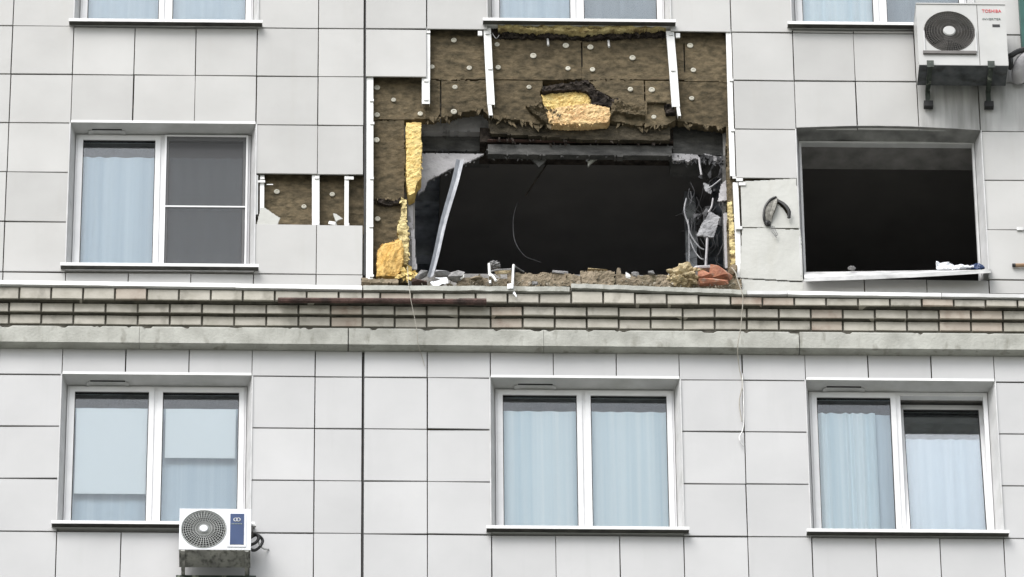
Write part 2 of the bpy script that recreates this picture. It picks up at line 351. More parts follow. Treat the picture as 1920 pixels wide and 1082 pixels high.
# ------------------------------------------------------------------ facade panels
ZU = [zb(z) for z in (2.4, 1.8, 1.2, .6, 0, -.6, -1.2, -1.8, -2.4, -3.0)] + [Z(960, 536, 0)-.05]
ZLo = [BEAM_B+.004] + [zb(z) for z in (-4.206, -4.806, -5.406, -6.006, -6.606, -7.206)]
pmesh = {}
def panel(x0, x1, z0, z1, g=.006, old=False):
    w, h = round(x1-x0-2*g*.62, 4), round(z1-z0-2*g, 4)
    if w < .03 or h < .02: return
    soil_shade = XR[8]-.1 < (x0+x1)/2 < XR[10] and -1.25 < (z0+z1)/2-BASE < .1  # panels under the upper unit: drips and its shade in one colour
    cool = z1 < BASE-3.3
    key = (w, h, soil_shade, cool)
    if key not in pmesh:
        bm = bmesh.new(); box(bm, (-w/2, 0, -h/2), (w/2, .014, h/2))
        fr = [e for e in bm.edges if all(v.co.y < .001 for v in e.verts)]
        bmesh.ops.bevel(bm, geom=fr, offset=.0025, segments=1, affect='EDGES')
        bmesh.ops.recalc_face_normals(bm, faces=bm.faces)
        me = bpy.data.meshes.new('panel'); bm.to_mesh(me); bm.free(); me.materials.append(MAT['panel_soiled_shaded' if soil_shade else 'panel_cool' if cool else 'panel']); pmesh[key] = me
    o = bpy.data.objects.new('panel', pmesh[key]); COL.objects.link(o)
    put(o, ((x0+x1)/2+random.gauss(0,.0013), random.gauss(0,.002), (z0+z1)/2+random.gauss(0,.0014)), BLD)
    o.rotation_euler = (math.radians(random.gauss(0,.25)), math.radians(random.gauss(0,.12)), math.radians(random.gauss(0,.25)))
    return o
def missing(x0, x1, z0, z1):
    xm, zm = (x0+x1)/2, (z0+z1)/2 - BASE
    if XR[0] < xm < XR[5] and -.6 < zm < 0: return True
    if XJ[9] < xm < XR[5] and zm < -.6 and zm > -3.6: return True
    if 2.4 < xm < 3.464 and -2.4 < zm < -1.8: return True
    if XR[5] < xm < XR[6] and -3.6 < zm < -1.8: return True      # broken panels, built apart
    return False
for rows in (ZU, ZLo):
    for z1, z0 in zip(rows, rows[1:]):
        for x0, x1 in zip(XJ, XJ[1:]):
            if missing(x0, x1, z0, z1): continue
            zt = z1
            skip = False
            for k, (a, b, wt, ws) in WZ.items():
                if a < (x0+x1)/2 < b:
                    if z1 <= wt+.01 and z0 >= ws-.01: skip = True
                    elif z0 < ws < z1: zt = ws-.004
            if k and skip: continue
            if XR[1] < (x0+x1)/2 < XR[4] and zb(0) <= z0 < zb(.1): continue         # torn away under the middle top window
            panel(x0, x1-(.016 if abs(x1-3.464) < .001 else 0), z0, zt, g=.0065)

# broken panels beside the hole
arch = [(1434,424),(1431,404),(1436,386),(1446,376),(1450,368),(1453,372),(1456,368),(1460,376),(1454,394),(1448,410),(1444,424)]
hook = [(1458,374),(1468,379),(1479,391),(1483,405),(1478,411),(1475,402),(1468,391),(1458,382)]
o = slab('panel', [(1389,340),(1493,334.5),(1500,428),(1391,426)], -.012, .014, 'panel_old', BLD, cell=.0055, rough=.0015, edge=.004, holes=(arch, hook), nscale=6, tilt=.012)
tag(o, 'cracked loose panel with a torn arch shaped hole')
o = slab('panel', [(1391.5,428.5),(1431,428),(1438,420),(1446,430),(1501,430.5),(1506,526),(1440,523),(1387,520)], -.010, .014, 'panel_old', BLD, cell=.0065, rough=.0015, edge=.004, nscale=6, tilt=-.010)
tag(o, 'chipped panel under the torn arch shaped hole')
o = slab('panel', [(1388,523),(1440,526),(1506,530),(1507,556),(1388,554)], .0, .014, 'panel_old', BLD, cell=.0075, rough=.001, edge=.004)
for i in range(11):                               # frayed strands in the torn hole
    a = random.uniform(0, 1)
    x = 1434+i*1.5
    cord('frayed_strand', [(1449+i*.8, 371, -.03), (x+2+i*.4, 385, -.06), (x-1, 404, -.05), (1436+i*.9, 422, -.01)], .0055, 'frayed', None, parent=BLD)
cord('frayed_strand', [(1458,376,-.02),(1470,383,-.06),(1479,395,-.07),(1479,409,-.05)], .017, 'black', None, parent=BLD)
cord('frayed_strand', [(1455,370,-.03),(1443,376,-.06),(1434,390,-.06),(1432,408,-.05),(1436,421,-.02)], .013, 'black', None, parent=BLD)
lump('charred_wad', at(1440,419,-.035), (.055,.05,.055), 'black', BLD, 2, .4, 3, 3)
for q in range(3): cord('frayed_strand', [(1445+q*3,424,-.02),(1447+q*4,434,-.05),(1452+q*3,440,-.05),(1456-q*2,446-q*2,-.04)], .003, 'wire_grey', None, parent=BLD)
# bent clip and bits at the corner of the loose panel
for (px, py) in ((1386,338),(1391,346),(1385,428),(1912,430)):
    p = at(px, py, -.01); boxobj('panel_clip', p+Vector((-.03,-.012,-.018)), p+Vector((.035,-.004,.018)), 'galv', BLD)

# ------------------------------------------------------------------ windows
def window(k, glazed=True, vents=((.22, .26),), screen=False, tilt=False, insets=(.05, .05)):
    x0, x1, zt, zs = WZ[k]; il, ir = insets
    a, b = x0+il, x1-ir; c, d = zs+.035, zt-.008; yf = .17
    bm = bmesh.new(); fw = .04 if glazed else .022
    box(bm, (a, yf, c), (a+fw, yf+.07, d)); box(bm, (b-fw, yf, c), (b, yf+.07, d))
    box(bm, (a+fw, yf, d-fw), (b-fw, yf+.07, d)); box(bm, (a+fw, yf, c), (b-fw, yf+.07, c+fw))
    xm = (a+b)/2 - .01; mw = .028
    if glazed: box(bm, (xm-mw, yf, c+fw), (xm+mw, yf+.07, d-fw))
    w = obj('window', bm, 'frame' if glazed else 'reveal', BLD)
    # reveals
    bm = bmesh.new(); prism(bm, [(x0, -.012), (x0+il, .2), (x0+il-.015, .2), (x0-.012, -.012)], 2, zs+.02, zt); obj('reveal_jamb', bm, 'reveal', w)
    bm = bmesh.new(); prism(bm, [(x1, -.012), (x1-ir, .2), (x1-ir+.015, .2), (x1+.012, -.012)], 2, zs+.02, zt); obj('reveal_jamb', bm, 'reveal', w)
    if k != 'E':
        boxobj('soffit', (x0, -.0125, zt), (x1, .2, zt+.012), 'reveal', w)
        boxobj('head_trim', (x0+.004, -.020, zt-.004), (x1-.004, -.0135, zt+.024), 'sill', w)
        for vx, vw in vents:
            if zt > BASE+1: continue
            p = x0 + vx
            bm = bmesh.new(); prism(bm, [(p-.05, zt-.0185), (p, zt-.0035), (p+vw, zt-.0035), (p+vw+.05, zt-.0185), (p+vw+.02, zt-.0015), (p-.02, zt-.0015)], 1, .105, .168); obj('vent_flap', bm, 'reveal', w)
            boxobj('vent_slot', (p-.015, .088, zt-.006), (p+vw+.015, .1045, zt-.001), 'gasket', w)
    if glazed:
        boxobj('window_sill', (x0-.05, -.087, zs), (x1+.05, -.081, zs+.034), 'sill', w)
        boxobj('sill_shade_strip', (x0-.045, -.0795, zs+.004), (x1+.045, -.016, zs+.0075), 'sill_shade', w)  # added dark strip, stands in for the shade beneath the sill
        bm = bmesh.new(); prism(bm, [(-.0808, zs+.020), (.195, zs+.045), (.195, zs+.031), (-.0808, zs+.009)], 0, x0-.05, x1+.05); obj('sill_pan', bm, 'sill', w)
        sw = .05; ys = .158
        for side, (p, q) in enumerate(((a+fw-.02, xm-mw+.012), (xm+mw-.012, b-fw+.02))):
            zc, zd = c+fw-.02, d-fw+.02
            grp = []
            bm = bmesh.new()
            box(bm, (p, ys, zc), (p+sw, ys+.06, zd)); box(bm, (q-sw, ys, zc), (q, ys+.06, zd))
            box(bm, (p+sw, ys, zd-sw), (q-sw, ys+.06, zd)); box(bm, (p+sw, ys, zc), (q-sw, ys+.06, zc+sw))
            so_ = obj('sash', bm, 'frame', w); grp.append(so_)
            bm = bmesh.new(); gw = .007; u0, u1, v0, v1 = p+sw, q-sw, zc+sw, zd-sw; yg = ys+.012
            box(bm, (u0, yg, v0), (u0+gw, yg+.03, v1)); box(bm, (u1-gw, yg, v0), (u1, yg+.03, v1)); box(bm, (u0+gw, yg, v1-gw), (u1-gw, yg+.03, v1)); box(bm, (u0+gw, yg, v0), (u1-gw, yg+.03, v0+gw))
            grp.append(obj('gasket', bm, 'gasket', w))
            grp.append(boxobj('pane', (u0+.002, ys+.024, v0+.002), (u1-.002, ys+.030, v1-.002), 'glass', w))
            # hinge cap
            grp.append(boxobj('hinge_cap', (p-.006 if side == 0 else q-.006, ys-.012, zc+.02), (p+.012 if side == 0 else q+.012, ys-.002, zc+.09), 'frame', w))
            if tilt and side == 1:
                ang = math.radians(-6.0); piv = Vector((0, ys+.03, zc))
                for g_ in grp:
                    wp = g_.location + w.location + BLD.location
                    r = Matrix.Rotation(ang, 3, 'X') @ (wp-piv) + piv
                    g_.location = r - w.location - BLD.location; g_.rotation_euler = (ang, 0, 0)
            if screen and side == 1:
                bm = bmesh.new(); fwd = .018; ya, yb_ = ys-.022, ys-.004
                box(bm, (p+.01, ya, zc+.02), (p+.01+fwd, yb_, zd+.0)); box(bm, (q-fwd-.004, ya, zc+.02), (q-.004, yb_, zd))
                box(bm, (p+.01+fwd, ya, zd-fwd), (q-fwd-.004, yb_, zd)); box(bm, (p+.01+fwd, ya, zc+.02), (q-fwd-.004, yb_, zc+.02+fwd))
                zm = Z(390, 387, ya); box(bm, (p+.01+fwd, ya, zm-.008), (q-fwd-.004, yb_, zm+.008))
                obj('screen_frame', bm, 'frame', w)
                boxobj('insect_mesh', (p+.02, ya+.008, zc+.03), (q-.015, ya+.010, zd-.01), 'net', w)
    return w
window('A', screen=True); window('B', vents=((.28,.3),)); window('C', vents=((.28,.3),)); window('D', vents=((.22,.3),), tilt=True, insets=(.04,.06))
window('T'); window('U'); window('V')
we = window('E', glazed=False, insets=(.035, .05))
tag(we, 'blown out window opening with bare bent frame')
x0, x1, zt, zs = WZ['E']
# bulged soffit of the blown window
bm = bmesh.new(); N = 24; rows = []
for i in range(N+1):
    t = i/N; x = x0 + (x1-x0)*t; lift = .035*math.sin(math.pi*t)**1.0 - .012*t
    dn = .02*max(0, 1-abs(t-.27)/.1)
    rows.append([bm.verts.new(v) for v in ((x, -.03, zt+lift), (x, -.022, zt+lift+.012), (x, .2, zt+.012-.02*t+dn), (x, .2, zt-.02*t+dn))])
for p, q in zip(rows, rows[1:]):
    for j in range(4): bm.faces.new((p[j], q[j], q[(j+1)%4], p[(j+1)%4]))
bm.faces.new(rows[0]); bm.faces.new(rows[-1][::-1])
obj('soffit', bm, 'reveal_sooty', we)

# curtains and blinds behind the panes
def cloth(name, x0, x1, z0, z1, y, mat, label, cat, amp=.012, folds=9, seed=0):
    bm = bmesh.new(); n = 110; T, Bt = [], []
    for i in range(n+1):
        t = i/n; x = x0+(x1-x0)*t
        ph = folds*2*math.pi*t + 1.7*noise.noise(Vector((t*3, seed, 0)))*3
        yy = amp*math.sin(ph)*(1+.6*noise.noise(Vector((t*5, seed+4, 0))))
        T.append(bm.verts.new((x, y+yy*.75, z1))); Bt.append(bm.verts.new((x, y+yy*1.25, z0)))
    for i in range(n): bm.faces.new((T[i], Bt[i], Bt[i+1], T[i+1]))
    return tag(obj(name, bm, mat, None, True), label, cat)
def ctop(px, py, y=.26): return Z(px, py, y)
def cx(px, py=500, y=.26): return X(px, py, y)
g = 'curtains behind the flats windows'
def wcurt(k, px0, px1, pyt, mat, label, amp=.012, folds=9, seed=0, y=.262, name='curtain', cat='curtain', pyb=None):
    x0, x1, zt, zs = WZ[k]; m = (x0+x1)/2
    pm = 500 if k in 'AE' else (20 if k in 'TUV' else 850)
    z0 = zs+.02 if pyb is None else Z((px0+px1)/2, pyb, y)
    z1 = Z((px0+px1)/2, pyt, y) if pyt is not None else zt-.1
    return cloth(name, X(px0, pm, y), X(px1, pm, y), z0, z1, y, mat, label, cat, amp, folds, seed)
wcurt('A', 138, 470, 296, 'curtain_blue', 'pale blue grey curtain behind the window with the insect screen', folds=11, seed=1, amp=.009)
wcurt('B', 120, 460, 766, 'curtain_blue', 'plain blue grey curtain behind the two white roller blinds', folds=7, seed=2, amp=.003, y=.28)
wcurt('B', 141, 275, 766, 'curtain_white', 'longer white roller blind in the left sash above the lower air conditioner', amp=.0, folds=1, y=.197, name='roller_blind', cat='blind', pyb=926)
wcurt('B', 309, 441, 767, 'curtain_white', 'shorter white roller blind in the right sash above the lower air conditioner', amp=.0, folds=1, y=.197, name='roller_blind', cat='blind', pyb=859)
wcurt('C', 930, 1265, 772, 'curtain', 'light blue net curtain in the lower window below the blown out hole', folds=9, seed=3, amp=.006)
wcurt('D', 1530, 1644, 775, 'curtain', 'narrow white net curtain in the left sash of the half tilted window', folds=6, seed=4)
wcurt('D', 1530, 1690, 778, 'curtain_blue', 'blue grey curtain strip right of the narrow net curtain in the left sash', folds=5, seed=12, amp=.004, y=.31)
wcurt('D', 1692, 1860, 824, 'curtain_blue', 'grey blue curtain in the tilted right sash of the lower right window', folds=7, seed=5, amp=.008, y=.38)
wcurt('T', 140, 480, None, 'curtain_blue', 'blue curtain in the cropped window at top left', folds=8, seed=6, amp=.006)
wcurt('U', 925, 1078, None, 'curtain_blue', 'pale blue curtain with a bright fold in the window above the hole', folds=5, seed=7, amp=.014)
wcurt('U', 1080, 1255, None, 'curtain_dim', 'dim grey curtain in the right sash of the window above the hole', folds=5, seed=8, amp=.004)
wcurt('V', 1490, 1640, None, 'curtain', 'pale net curtain in the cropped window beside the upper air conditioner', folds=6, seed=9)
wcurt('V', 1642, 1860, None, 'curtain_dim', 'dark grey curtain partly hidden behind the upper air conditioner', folds=6, seed=10, amp=.006, y=.34)

# ------------------------------------------------------------------ cornice: ledge, bricks, beam
CORE = boxobj('cornice_core', (-4, -.07, BEAM_T-.02), (13.5, .2, LIP_B+.03), 'mortar', BLD)
boxobj('mortar_bed', (-4, -.172, R1_B+.0), (13.5, -.0705, LIP_B+.02), 'mortar', BLD)
boxobj('mortar_bed', (-4, -.116, R2_B-.0), (13.5, -.0705, R1_B-.0005), 'mortar', BLD)
def lip(name, p0, p1, h, mat, cell=None, thick=.22, dz=0):
    """one length of ledge: photo points are its lower front edge"""
    a, b = at(*p0, -.22), at(*p1, -.22); bm = bmesh.new(); n = 60; R = []
    for i in range(n+1):
        v = a.lerp(b, i/n); j = noise.noise(Vector((v.x*5, 3, 0)))*dz; e = noise.noise(Vector((v.x*13, 9, 0)))*dz
        R.append([bm.verts.new(q) for q in ((v.x, -.22+e, v.z+j), (v.x, -.215+e, v.z+h+j*.5), (v.x, .0-.015, v.z+h+.02), (v.x, -.015, v.z+.012))])
    for p, q in zip(R, R[1:]):
        for j in range(4): bm.faces.new((p[j], q[j], q[(j+1)%4], p[(j+1)%4]))
    bm.faces.new(R[0]); bm.faces.new(R[-1][::-1])
    return obj(name, bm, mat, BLD)
lip('ledge_flashing', (-260, 529), (440, 538.5), .05, 'sill', dz=.002)
lip('ledge_flashing', (441, 539), (679, 543), .05, 'sill', dz=.002)
lip('ledge_slab', (681, 543.5), (1068, 546), .058, 'concrete', dz=.010)
lip('ledge_slab', (1071, 539.5), (1400, 551.5), .055, 'concrete', dz=.010)
lip('ledge_flashing', (1401, 551.5), (1476, 552), .045, 'reveal', dz=.003)
lip('ledge_flashing', (1477, 552), (1765, 556), .045, 'sill', dz=.003)
lip('ledge_flashing', (1766, 556), (2150, 561), .045, 'reveal', dz=.003)

bmeshes = {}
def brick(x0, x1, z0, z1, yf, g=.009):
    w, h = x1-x0-2*g, z1-z0
    if w < .03: return
    key = (round(w, 3), round(h, 3), yf)
    bm = bmesh.new(); box(bm, (-w/2, 0, -h/2), (w/2, .12, h/2))
    bmesh.ops.bevel(bm, geom=[e for e in bm.edges if all(v.co.y < .001 for v in e.verts)], offset=.004, segments=1, affect='EDGES')
    c = Vector(((x0+x1)/2, yf+random.gauss(0,.003), (z0+z1)/2))
    for v in bm.verts: v.co += c
    o = obj('brick', bm, 'brick_pink' if random.random() < .16 else 'brick', BLD)
    o.rotation_euler = (math.radians(random.gauss(0,.5)), math.radians(random.gauss(0,.25)), math.radians(random.gauss(0,.5)))
def lip_z(px):                                   # underside of the ledge
    for a, b in (((-260,529),(440,538.5)), ((440,539),(680,543)), ((680,543.5),(1069.5,546)), ((1069.5,539.5),(1400,551.5)), ((1400,551.5),(1765,556)), ((1765,556),(2150,561))):
        if a[0] <= px < b[0]: return Z(px, a[1]+(b[1]-a[1])*(px-a[0])/(b[0]-a[0]), -.22)
    return LIP_B
row1 = [36+59.9*k for k in range(-3, 11)] + [680] + [713+59.7*k for k in range(0, 24)]
for p, q in zip(row1, row1[1:]):
    zt = min(lip_z(p+3), lip_z(q-3)) - .012
    brick(X(p, 556, -.19), X(q, 556, -.19), R1_B+.001, zt, -.19)
row2 = [17+60.3*k for k in range(-3, 11)] + [680] + [680+60*k for k in range(1, 24)]
for p, q in zip(row2, row2[1:]):
    st = random.getstate()
    brick(X(p, 580, -.13), X(q, 580, -.13), R2_B+.001, R1_B-.008, -.13)
    random.setstate(st)                           # stacked bricks share their colour
    brick(X(p, 600, -.085), X(q, 600, -.085), R3_B+.008, R2_B-.006, -.085)
def beam(p0, p1, seed):
    a, b = X(p0, 630, -.11), X(p1, 630, -.11); bm = bmesh.new(); n = max(8, int((b-a)/.025)); R = []
    for i in range(n+1):
        x = a+(b-a)*i/n; c = max(0, noise.fractal(Vector((x*6, seed, 0)), .8, 2, 4)-.25)*.06; w = noise.noise(Vector((x*9, seed, 5)))*.004
        R.append([bm.verts.new(q) for q in ((x, -.11+w, BEAM_B+w), (x, -.108+w, BEAM_T-.02-c), (x, -.10+c, BEAM_T-.002-c), (x, -.071, BEAM_T-.001), (x, .09, BEAM_T-.001), (x, .09, BEAM_B))])
    for p, q in zip(R, R[1:]):
        m = len(p)
        for j in range(m): bm.faces.new((p[j], q[j], q[(j+1)%m], p[(j+1)%m]))
    bm.faces.new(R[0]); bm.faces.new(R[-1][::-1])
    obj('concrete_beam', bm, 'concrete', BLD)
for i, (p, q) in enumerate(((-260, 261), (261.6, 652), (654, 1019), (1019.6, 1498), (1499.5, 2150))): beam(p, q, i*7)

# ------------------------------------------------------------------ stripped field: boards, discs, rails
BOARDS = []
def board(pts, y=.07, **k):
    y += .03
    kw = dict(cell=.012, rough=.006, edge=.010, nscale=13, grain=1.3); kw.update(k)
    o = slab('insulation_board', pts, y, .197-y, 'insul', BLD, **kw); BOARDS.append((pts, o)); return o
torn = [(1012,172),(1022,160),(1050,157),(1075,154),(1098,150),(1112,158),(1120,170),(1140,178),(1150,186),(1150,200),(1142,206),(1146,240),(1010,240),(1020,205)]
board([(800,50),(904,50),(905,40),(1090,40),(1090,149),(828,149),(800,147)], edge=.004)
board([(1091.5,40),(1262,41),(1263,52),(1282,52),(1283,150),(1091.5,149)], y=.074, edge=.004)
board([(1283.5,50),(1372,50),(1373,154),(1284,152)], y=.07, edge=.004)
board([(796,149),(825,151),(826,214),(815,222),(800,223)], y=.072, edge=.008)
board([(827.5,151),(1017,151.5),(1018,240),(1005,232),(975,226),(950,222),(916,216),(905,205),(880,208),(858,211),(845,218),(828,220)], y=.068, edge=.012, holes=(torn,))
board([(1019,151),(1207,151),(1208,230),(1202,238),(1170,230),(1145,226),(1140,240),(1019,240)], y=.073, edge=.012, holes=(torn,))
board([(1209.5,152),(1268,152),(1268,226),(1245,236),(1225,234),(1209,240)], y=.066, edge=.010, holes=([(1213,192),(1251,192),(1251,215),(1213,214)],))
board([(1213,190),(1252,190),(1252,217),(1213,216)], y=.105, edge=.004)
board([(1269,153),(1376,155),(1378,240),(1330,236),(1290,229),(1269,226)], y=.071, edge=.010)
board([(690,128),(799,128),(799,222),(756,225),(735,223),(690,226)], y=.074, edge=.008)
board([(690,227),(757,226),(760,300),(757,370),(745,372),(738,378),(728,374),(712,376),(690,372)], y=.078, edge=.012)
board([(690,378),(715,377),(735,376),(752,372),(763,374),(764,440),(766,530),(690,530)], y=.088, edge=.012)
# boards in the gap where two panels fell, left
board([(476,300),(597,300),(597,440),(476,440)], y=.072, edge=.004)
board([(598.5,300),(690,300),(690,440),(598.5,440)], y=.078, edge=.004)
DISCS = [(851,75),(880,127),(853,163),(932,83),(934,126),(1000,104),(1061,85),(1107,88),(1065,128),(1111,130),(1186,108),(992,163),(1033,165),(1182,167),(1222,168),(1226,219),(1294,85),(1300,131),(1297,184),(738,187),(707,164),(707,215),(788,213),(708,410),(851,209),(810,125),(519,359),(570,387),(623,364),(706,262)]
for (px, py) in DISCS:
    own = None
    for pts, o in BOARDS:
        if inside(px, py, pts): own = o
    if own is None: own = BOARDS[0][1]
    p = at(px, py, .088); bm = bmesh.new(); n = 14; r = .028*random.uniform(.85,1.1)
    prof = [(r, .006), (r, 0), (r*.55, -.004), (r*.3, .001)]
    rings = [[bm.verts.new((p.x+q*math.cos(2*math.pi*j/n), p.y+d, p.z+q*math.sin(2*math.pi*j/n))) for j in range(n)] for q, d in prof]
    for A_, B_ in zip(rings, rings[1:]):
        for j in range(n): bm.faces.new((A_[j], A_[(j+1)%n], B_[(j+1)%n], B_[j]))
    bm.faces.new(rings[-1]); bm.faces.new(rings[0][::-1])
    obj('fixing_disc', bm, 'disc', own)
def fringe(path, y, n, mat, size=(.02,.07), seed=0, down=1):
    rr = random.Random(seed); bm = bmesh.new(); P = [at(a, b, y) for a, b in path]
    seg = [(P[i+1]-P[i]).length for i in range(len(P)-1)]
    for _ in range(n):
        i = rr.choices(range(len(seg)), seg)[0]; c = P[i].lerp(P[i+1], rr.random()) + Vector((0, rr.uniform(-.012,.05), rr.uniform(.0,.02)))
        L_ = rr.uniform(*size); w_ = L_*rr.uniform(.25,.7); lean = rr.uniform(-.6,.6)
        q = [c+Vector((-w_/2,0,.012)), c+Vector((w_/2,.004,.012)), c+Vector((w_*.35+lean*L_*.5,-.012,-L_*.55*down)), c+Vector((lean*L_,-.016+rr.uniform(-.02,.01),-L_*down)), c+Vector((-w_*.4+lean*L_*.4,-.006,-L_*.45*down))]
        A_ = [bm.verts.new(v) for v in q]; B_ = [bm.verts.new(v+Vector((0,.009,0))) for v in q]
        bm.faces.new(A_); bm.faces.new(B_[::-1])
        for j in range(5): bm.faces.new((A_[j], A_[(j+1)%5], B_[(j+1)%5], B_[j]))
    o = obj('torn_fringe', bm, mat, BLD); o['kind'] = 'stuff'; return o
fringe([(802,221),(826,219),(845,214),(880,206),(905,204),(916,214)], .085, 22, 'insul', (.02,.10), 1)
fringe([(918,217),(950,222),(1005,231),(1030,234)], .08, 26, 'insul', (.02,.10), 2)
fringe([(1146,228),(1200,236),(1245,234),(1268,226),(1330,236),(1374,240)], .08, 30, 'insul', (.015,.09), 3)
fringe([(1018,168),(1050,160),(1098,154),(1118,172),(1150,190)], .045, 46, 'charred', (.02,.05), 4)
fringe([(985,200),(1012,196),(1030,208),(1050,214),(1034,224)], .04, 50, 'insul', (.02,.06), 5)
fringe([(1148,196),(1160,190),(1174,204)], .04, 26, 'insul', (.02,.05), 6)
fringe([(936,50),(1000,54),(1090,56),(1190,52),(1248,50)], .045, 60, 'wool_dusty', (.02,.06), 7)
fringe([(915,62),(1000,66),(1090,68),(1250,64)], .06, 60, 'charred', (.02,.06), 8)
fringe([(692,372),(712,376),(730,374),(756,372)], .07, 30, 'insul', (.015,.045), 9)
fringe([(764,240),(790,262),(791,300),(784,345),(770,366)], .03, 12, 'wool', (.015,.05), 10)
fringe([(752,380),(766,430),(764,496)], .055, 30, 'wool_dusty', (.015,.045), 11)
fringe([(1366,390),(1378,460),(1384,510)], .06, 26, 'wool_dusty', (.015,.04), 12)
fringe([(1030,233),(1090,235),(1142,230)], .055, 40, 'wool_pale', (.012,.035), 14)
fringe([(1024,196),(1060,206),(1104,200)], .05, 30, 'wool', (.012,.04), 15)
fringe([(708,470),(730,458),(752,454)], .02, 20, 'wool_orange', (.015,.04), 13, -1)
fringe([(918,289),(1010,290),(1100,291),(1256,291)], .25, 24, 'concrete_dark', (.02,.08), 16)
fringe([(1258,292),(1300,296),(1360,296)], .29, 50, 'debris', (.03,.12), 17)
fringe([(786,360),(800,340),(850,316),(900,298)], .335, 24, 'plaster', (.01,.03), 18)
fringe([(790,283),(860,284),(914,284)], .41, 24, 'debris', (.02,.05), 19)
fringe([(920,262),(1060,266),(1254,266)], .16, 30, 'charred', (.015,.06), 20)
# small stand-off anchors left in the wall
for (px, py) in ((1027,75),(1141,78)):
    a = at(px, py-4, .06); b = at(px+1, py+10, -.01)
    bm = bmesh.new(); tube(bm, [a+Vector((0,.02,0)), b], .012, 6); obj('wall_anchor', bm, 'galv', BLD)

def rail(path, w, y=.018, clips=(), tail=None):
    """bent sheet channel following photo points (its left edge), w px wide"""
    L = [at(px, py, y) for px, py in path]; wm = w/194.0; bm = bmesh.new(); R = []
    for v in L: R.append([bm.verts.new(q) for q in ((v.x, y+.045, v.z), (v.x, y, v.z), (v.x+wm, y, v.z), (v.x+wm, y+.045, v.z), (v.x+wm-.004, y+.045, v.z), (v.x+wm-.004, y+.004, v.z), (v.x+.004, y+.004, v.z), (v.x+.004, y+.045, v.z))])
    for p, q in zip(R, R[1:]):
        for j in range(8): bm.faces.new((p[j], q[j], q[(j+1)%8], p[(j+1)%8]))
    bm.faces.new(R[0]); bm.faces.new(R[-1][::-1])
    o = obj('panel_rail', bm, 'rail', BLD)
    for (px, py) in clips:
        c = at(px, py, y-.008); boxobj('rail_clip', c+Vector((-.02,-.003,-.014)), c+Vector((.02,.006,.014)), 'galv', o)
    return o
r1 = rail([(687,140),(687,330),(686,523)], 13, clips=[(697,188),(698,231),(697,334),(696,424),(697,517)])
r2 = rail([(798.5,50),(798.5,140),(798.5,150)], 8, y=.022, clips=[(803,60)])
rail([(791,146),(791,194.5)], 15, y=.020, clips=[(799,151),(799,186)])
rail([(906.5,52),(910,125),(914,196)], 14, clips=[(914,62),(919,128)])
rail([(914.5,196),(917,216)], 7, y=.022)
rail([(1249,58),(1255,130),(1260,200)], 15, clips=[(1258,64),(1262,131)])
rail([(1268,200),(1271,217)], 6, y=.022)
rail([(1361,55),(1366,235),(1369,330)], 10, clips=[(1372,150),(1374,244),(1377,333)])
rail([(1374,342),(1378,430),(1380,520)], 10, y=.010, clips=[(1383,430)])
rail([(487.5,328),(487,424)], 8, y=.030, clips=[(492,334)])
rail([(585,328),(585,424)], 14, y=.018, clips=[(594,333),(593,420)])
rail([(646,330),(645.5,424)], 8, y=.022, clips=[(655,334),(651,421)])
rail([(479.5,328),(479,402)], 4.5, y=.012)
boxobj('panel_clip', at(482,338,.01), at(497,343,.02), 'rail', BLD)
boxobj('panel_clip', at(646,331,.012)+Vector((0,0,0)), at(663,337,.018), 'rail', BLD)
boxobj('panel_clip', at(896,58,.01), at(904,68,.025), 'rail', BLD)
boxobj('panel_clip', at(1267,62,.01), at(1275,72,.025), 'rail', BLD)
boxobj('panel_clip', at(500,345,.03), at(512,347,.035), 'rail', BLD)
# shards left in the gap
o = slab('broken_panel', [(489,389),(497,390),(525,409),(519,426),(481,421)], .004, .012, 'panel_old', None, cell=.006, rough=.001, edge=.003)
tag(o, 'white corner of a broken panel wedged in the gap beside the window', 'broken panel')
o = slab('panel_shard', [(624,400),(630,401),(643,410),(633,413),(630,416)], .03, .012, 'panel_old', None, cell=.004, rough=.001, edge=.002)
tag(o, 'small pointed white shard stuck behind the middle rail of the gap', 'shard')
rubble('panel_crumb', at(624,420,.03), (.09,.05,.05), 'whiterub', None, 31); tag(bpy.data.objects['panel_crumb'], 'pale crumb lying at the bottom of the gap beside the shard', 'rubble')

# ------------------------------------------------------------------ blown opening: lintels, plaster, jambs
def wallpiece(name, px0, py0, px1, py1, y0, y1, mat, jit=.006, label=None):
    pts = [(px0,py0),(px1,py0+(px1-px0)*.008),(px1,py1+(px1-px0)*.008),(px0,py1)]
    o = slab(name, pts, y0, y1-y0, mat, BLD, cell=.014, rough=.006, edge=jit, nscale=8)
    if label: o['label'] = label
    return o
slab('insulation_board', [(916,217),(1005,228),(1060,236),(1150,236),(1256,236),(1256,263),(1100,262),(918,250)], .15, .05, 'insul_dark', BLD, cell=.012, rough=.008, edge=.012)
wallpiece('lintel', 900, 240, 1262, 266, .26, .62, 'charred', 0)
wallpiece('lintel', 914, 270, 1260, 290, .225, .30, 'concrete', .009)
wallpiece('lintel_core', 912, 266, 1262, 292, .31, .36, 'charred', 0)
o = bpy.data.objects['lintel.001'] if 'lintel.001' in bpy.data.objects else None
if o: o.data.materials[0] = MAT['concrete_dark']
boxobj('steel_angle', at(914,262,.20), at(1262,269,.24), 'rust', BLD)
wallpiece('lintel', 760, 205, 918, 245, .34, .68, 'plaster', .006)
wallpiece('lintel', 760, 256, 918, 283, .42, .68, 'concrete_dark', 0)
wallpiece('lintel', 1258, 236, 1376, 290, .30, .66, 'concrete_dark', 0)
slab('torn_plaster', [(785,288),(908,289),(890,298),(868,308),(845,316),(820,330),(803,338),(795,356),(785,364)], .33, .02, 'plaster', BLD, cell=.010, rough=.006, edge=.004)
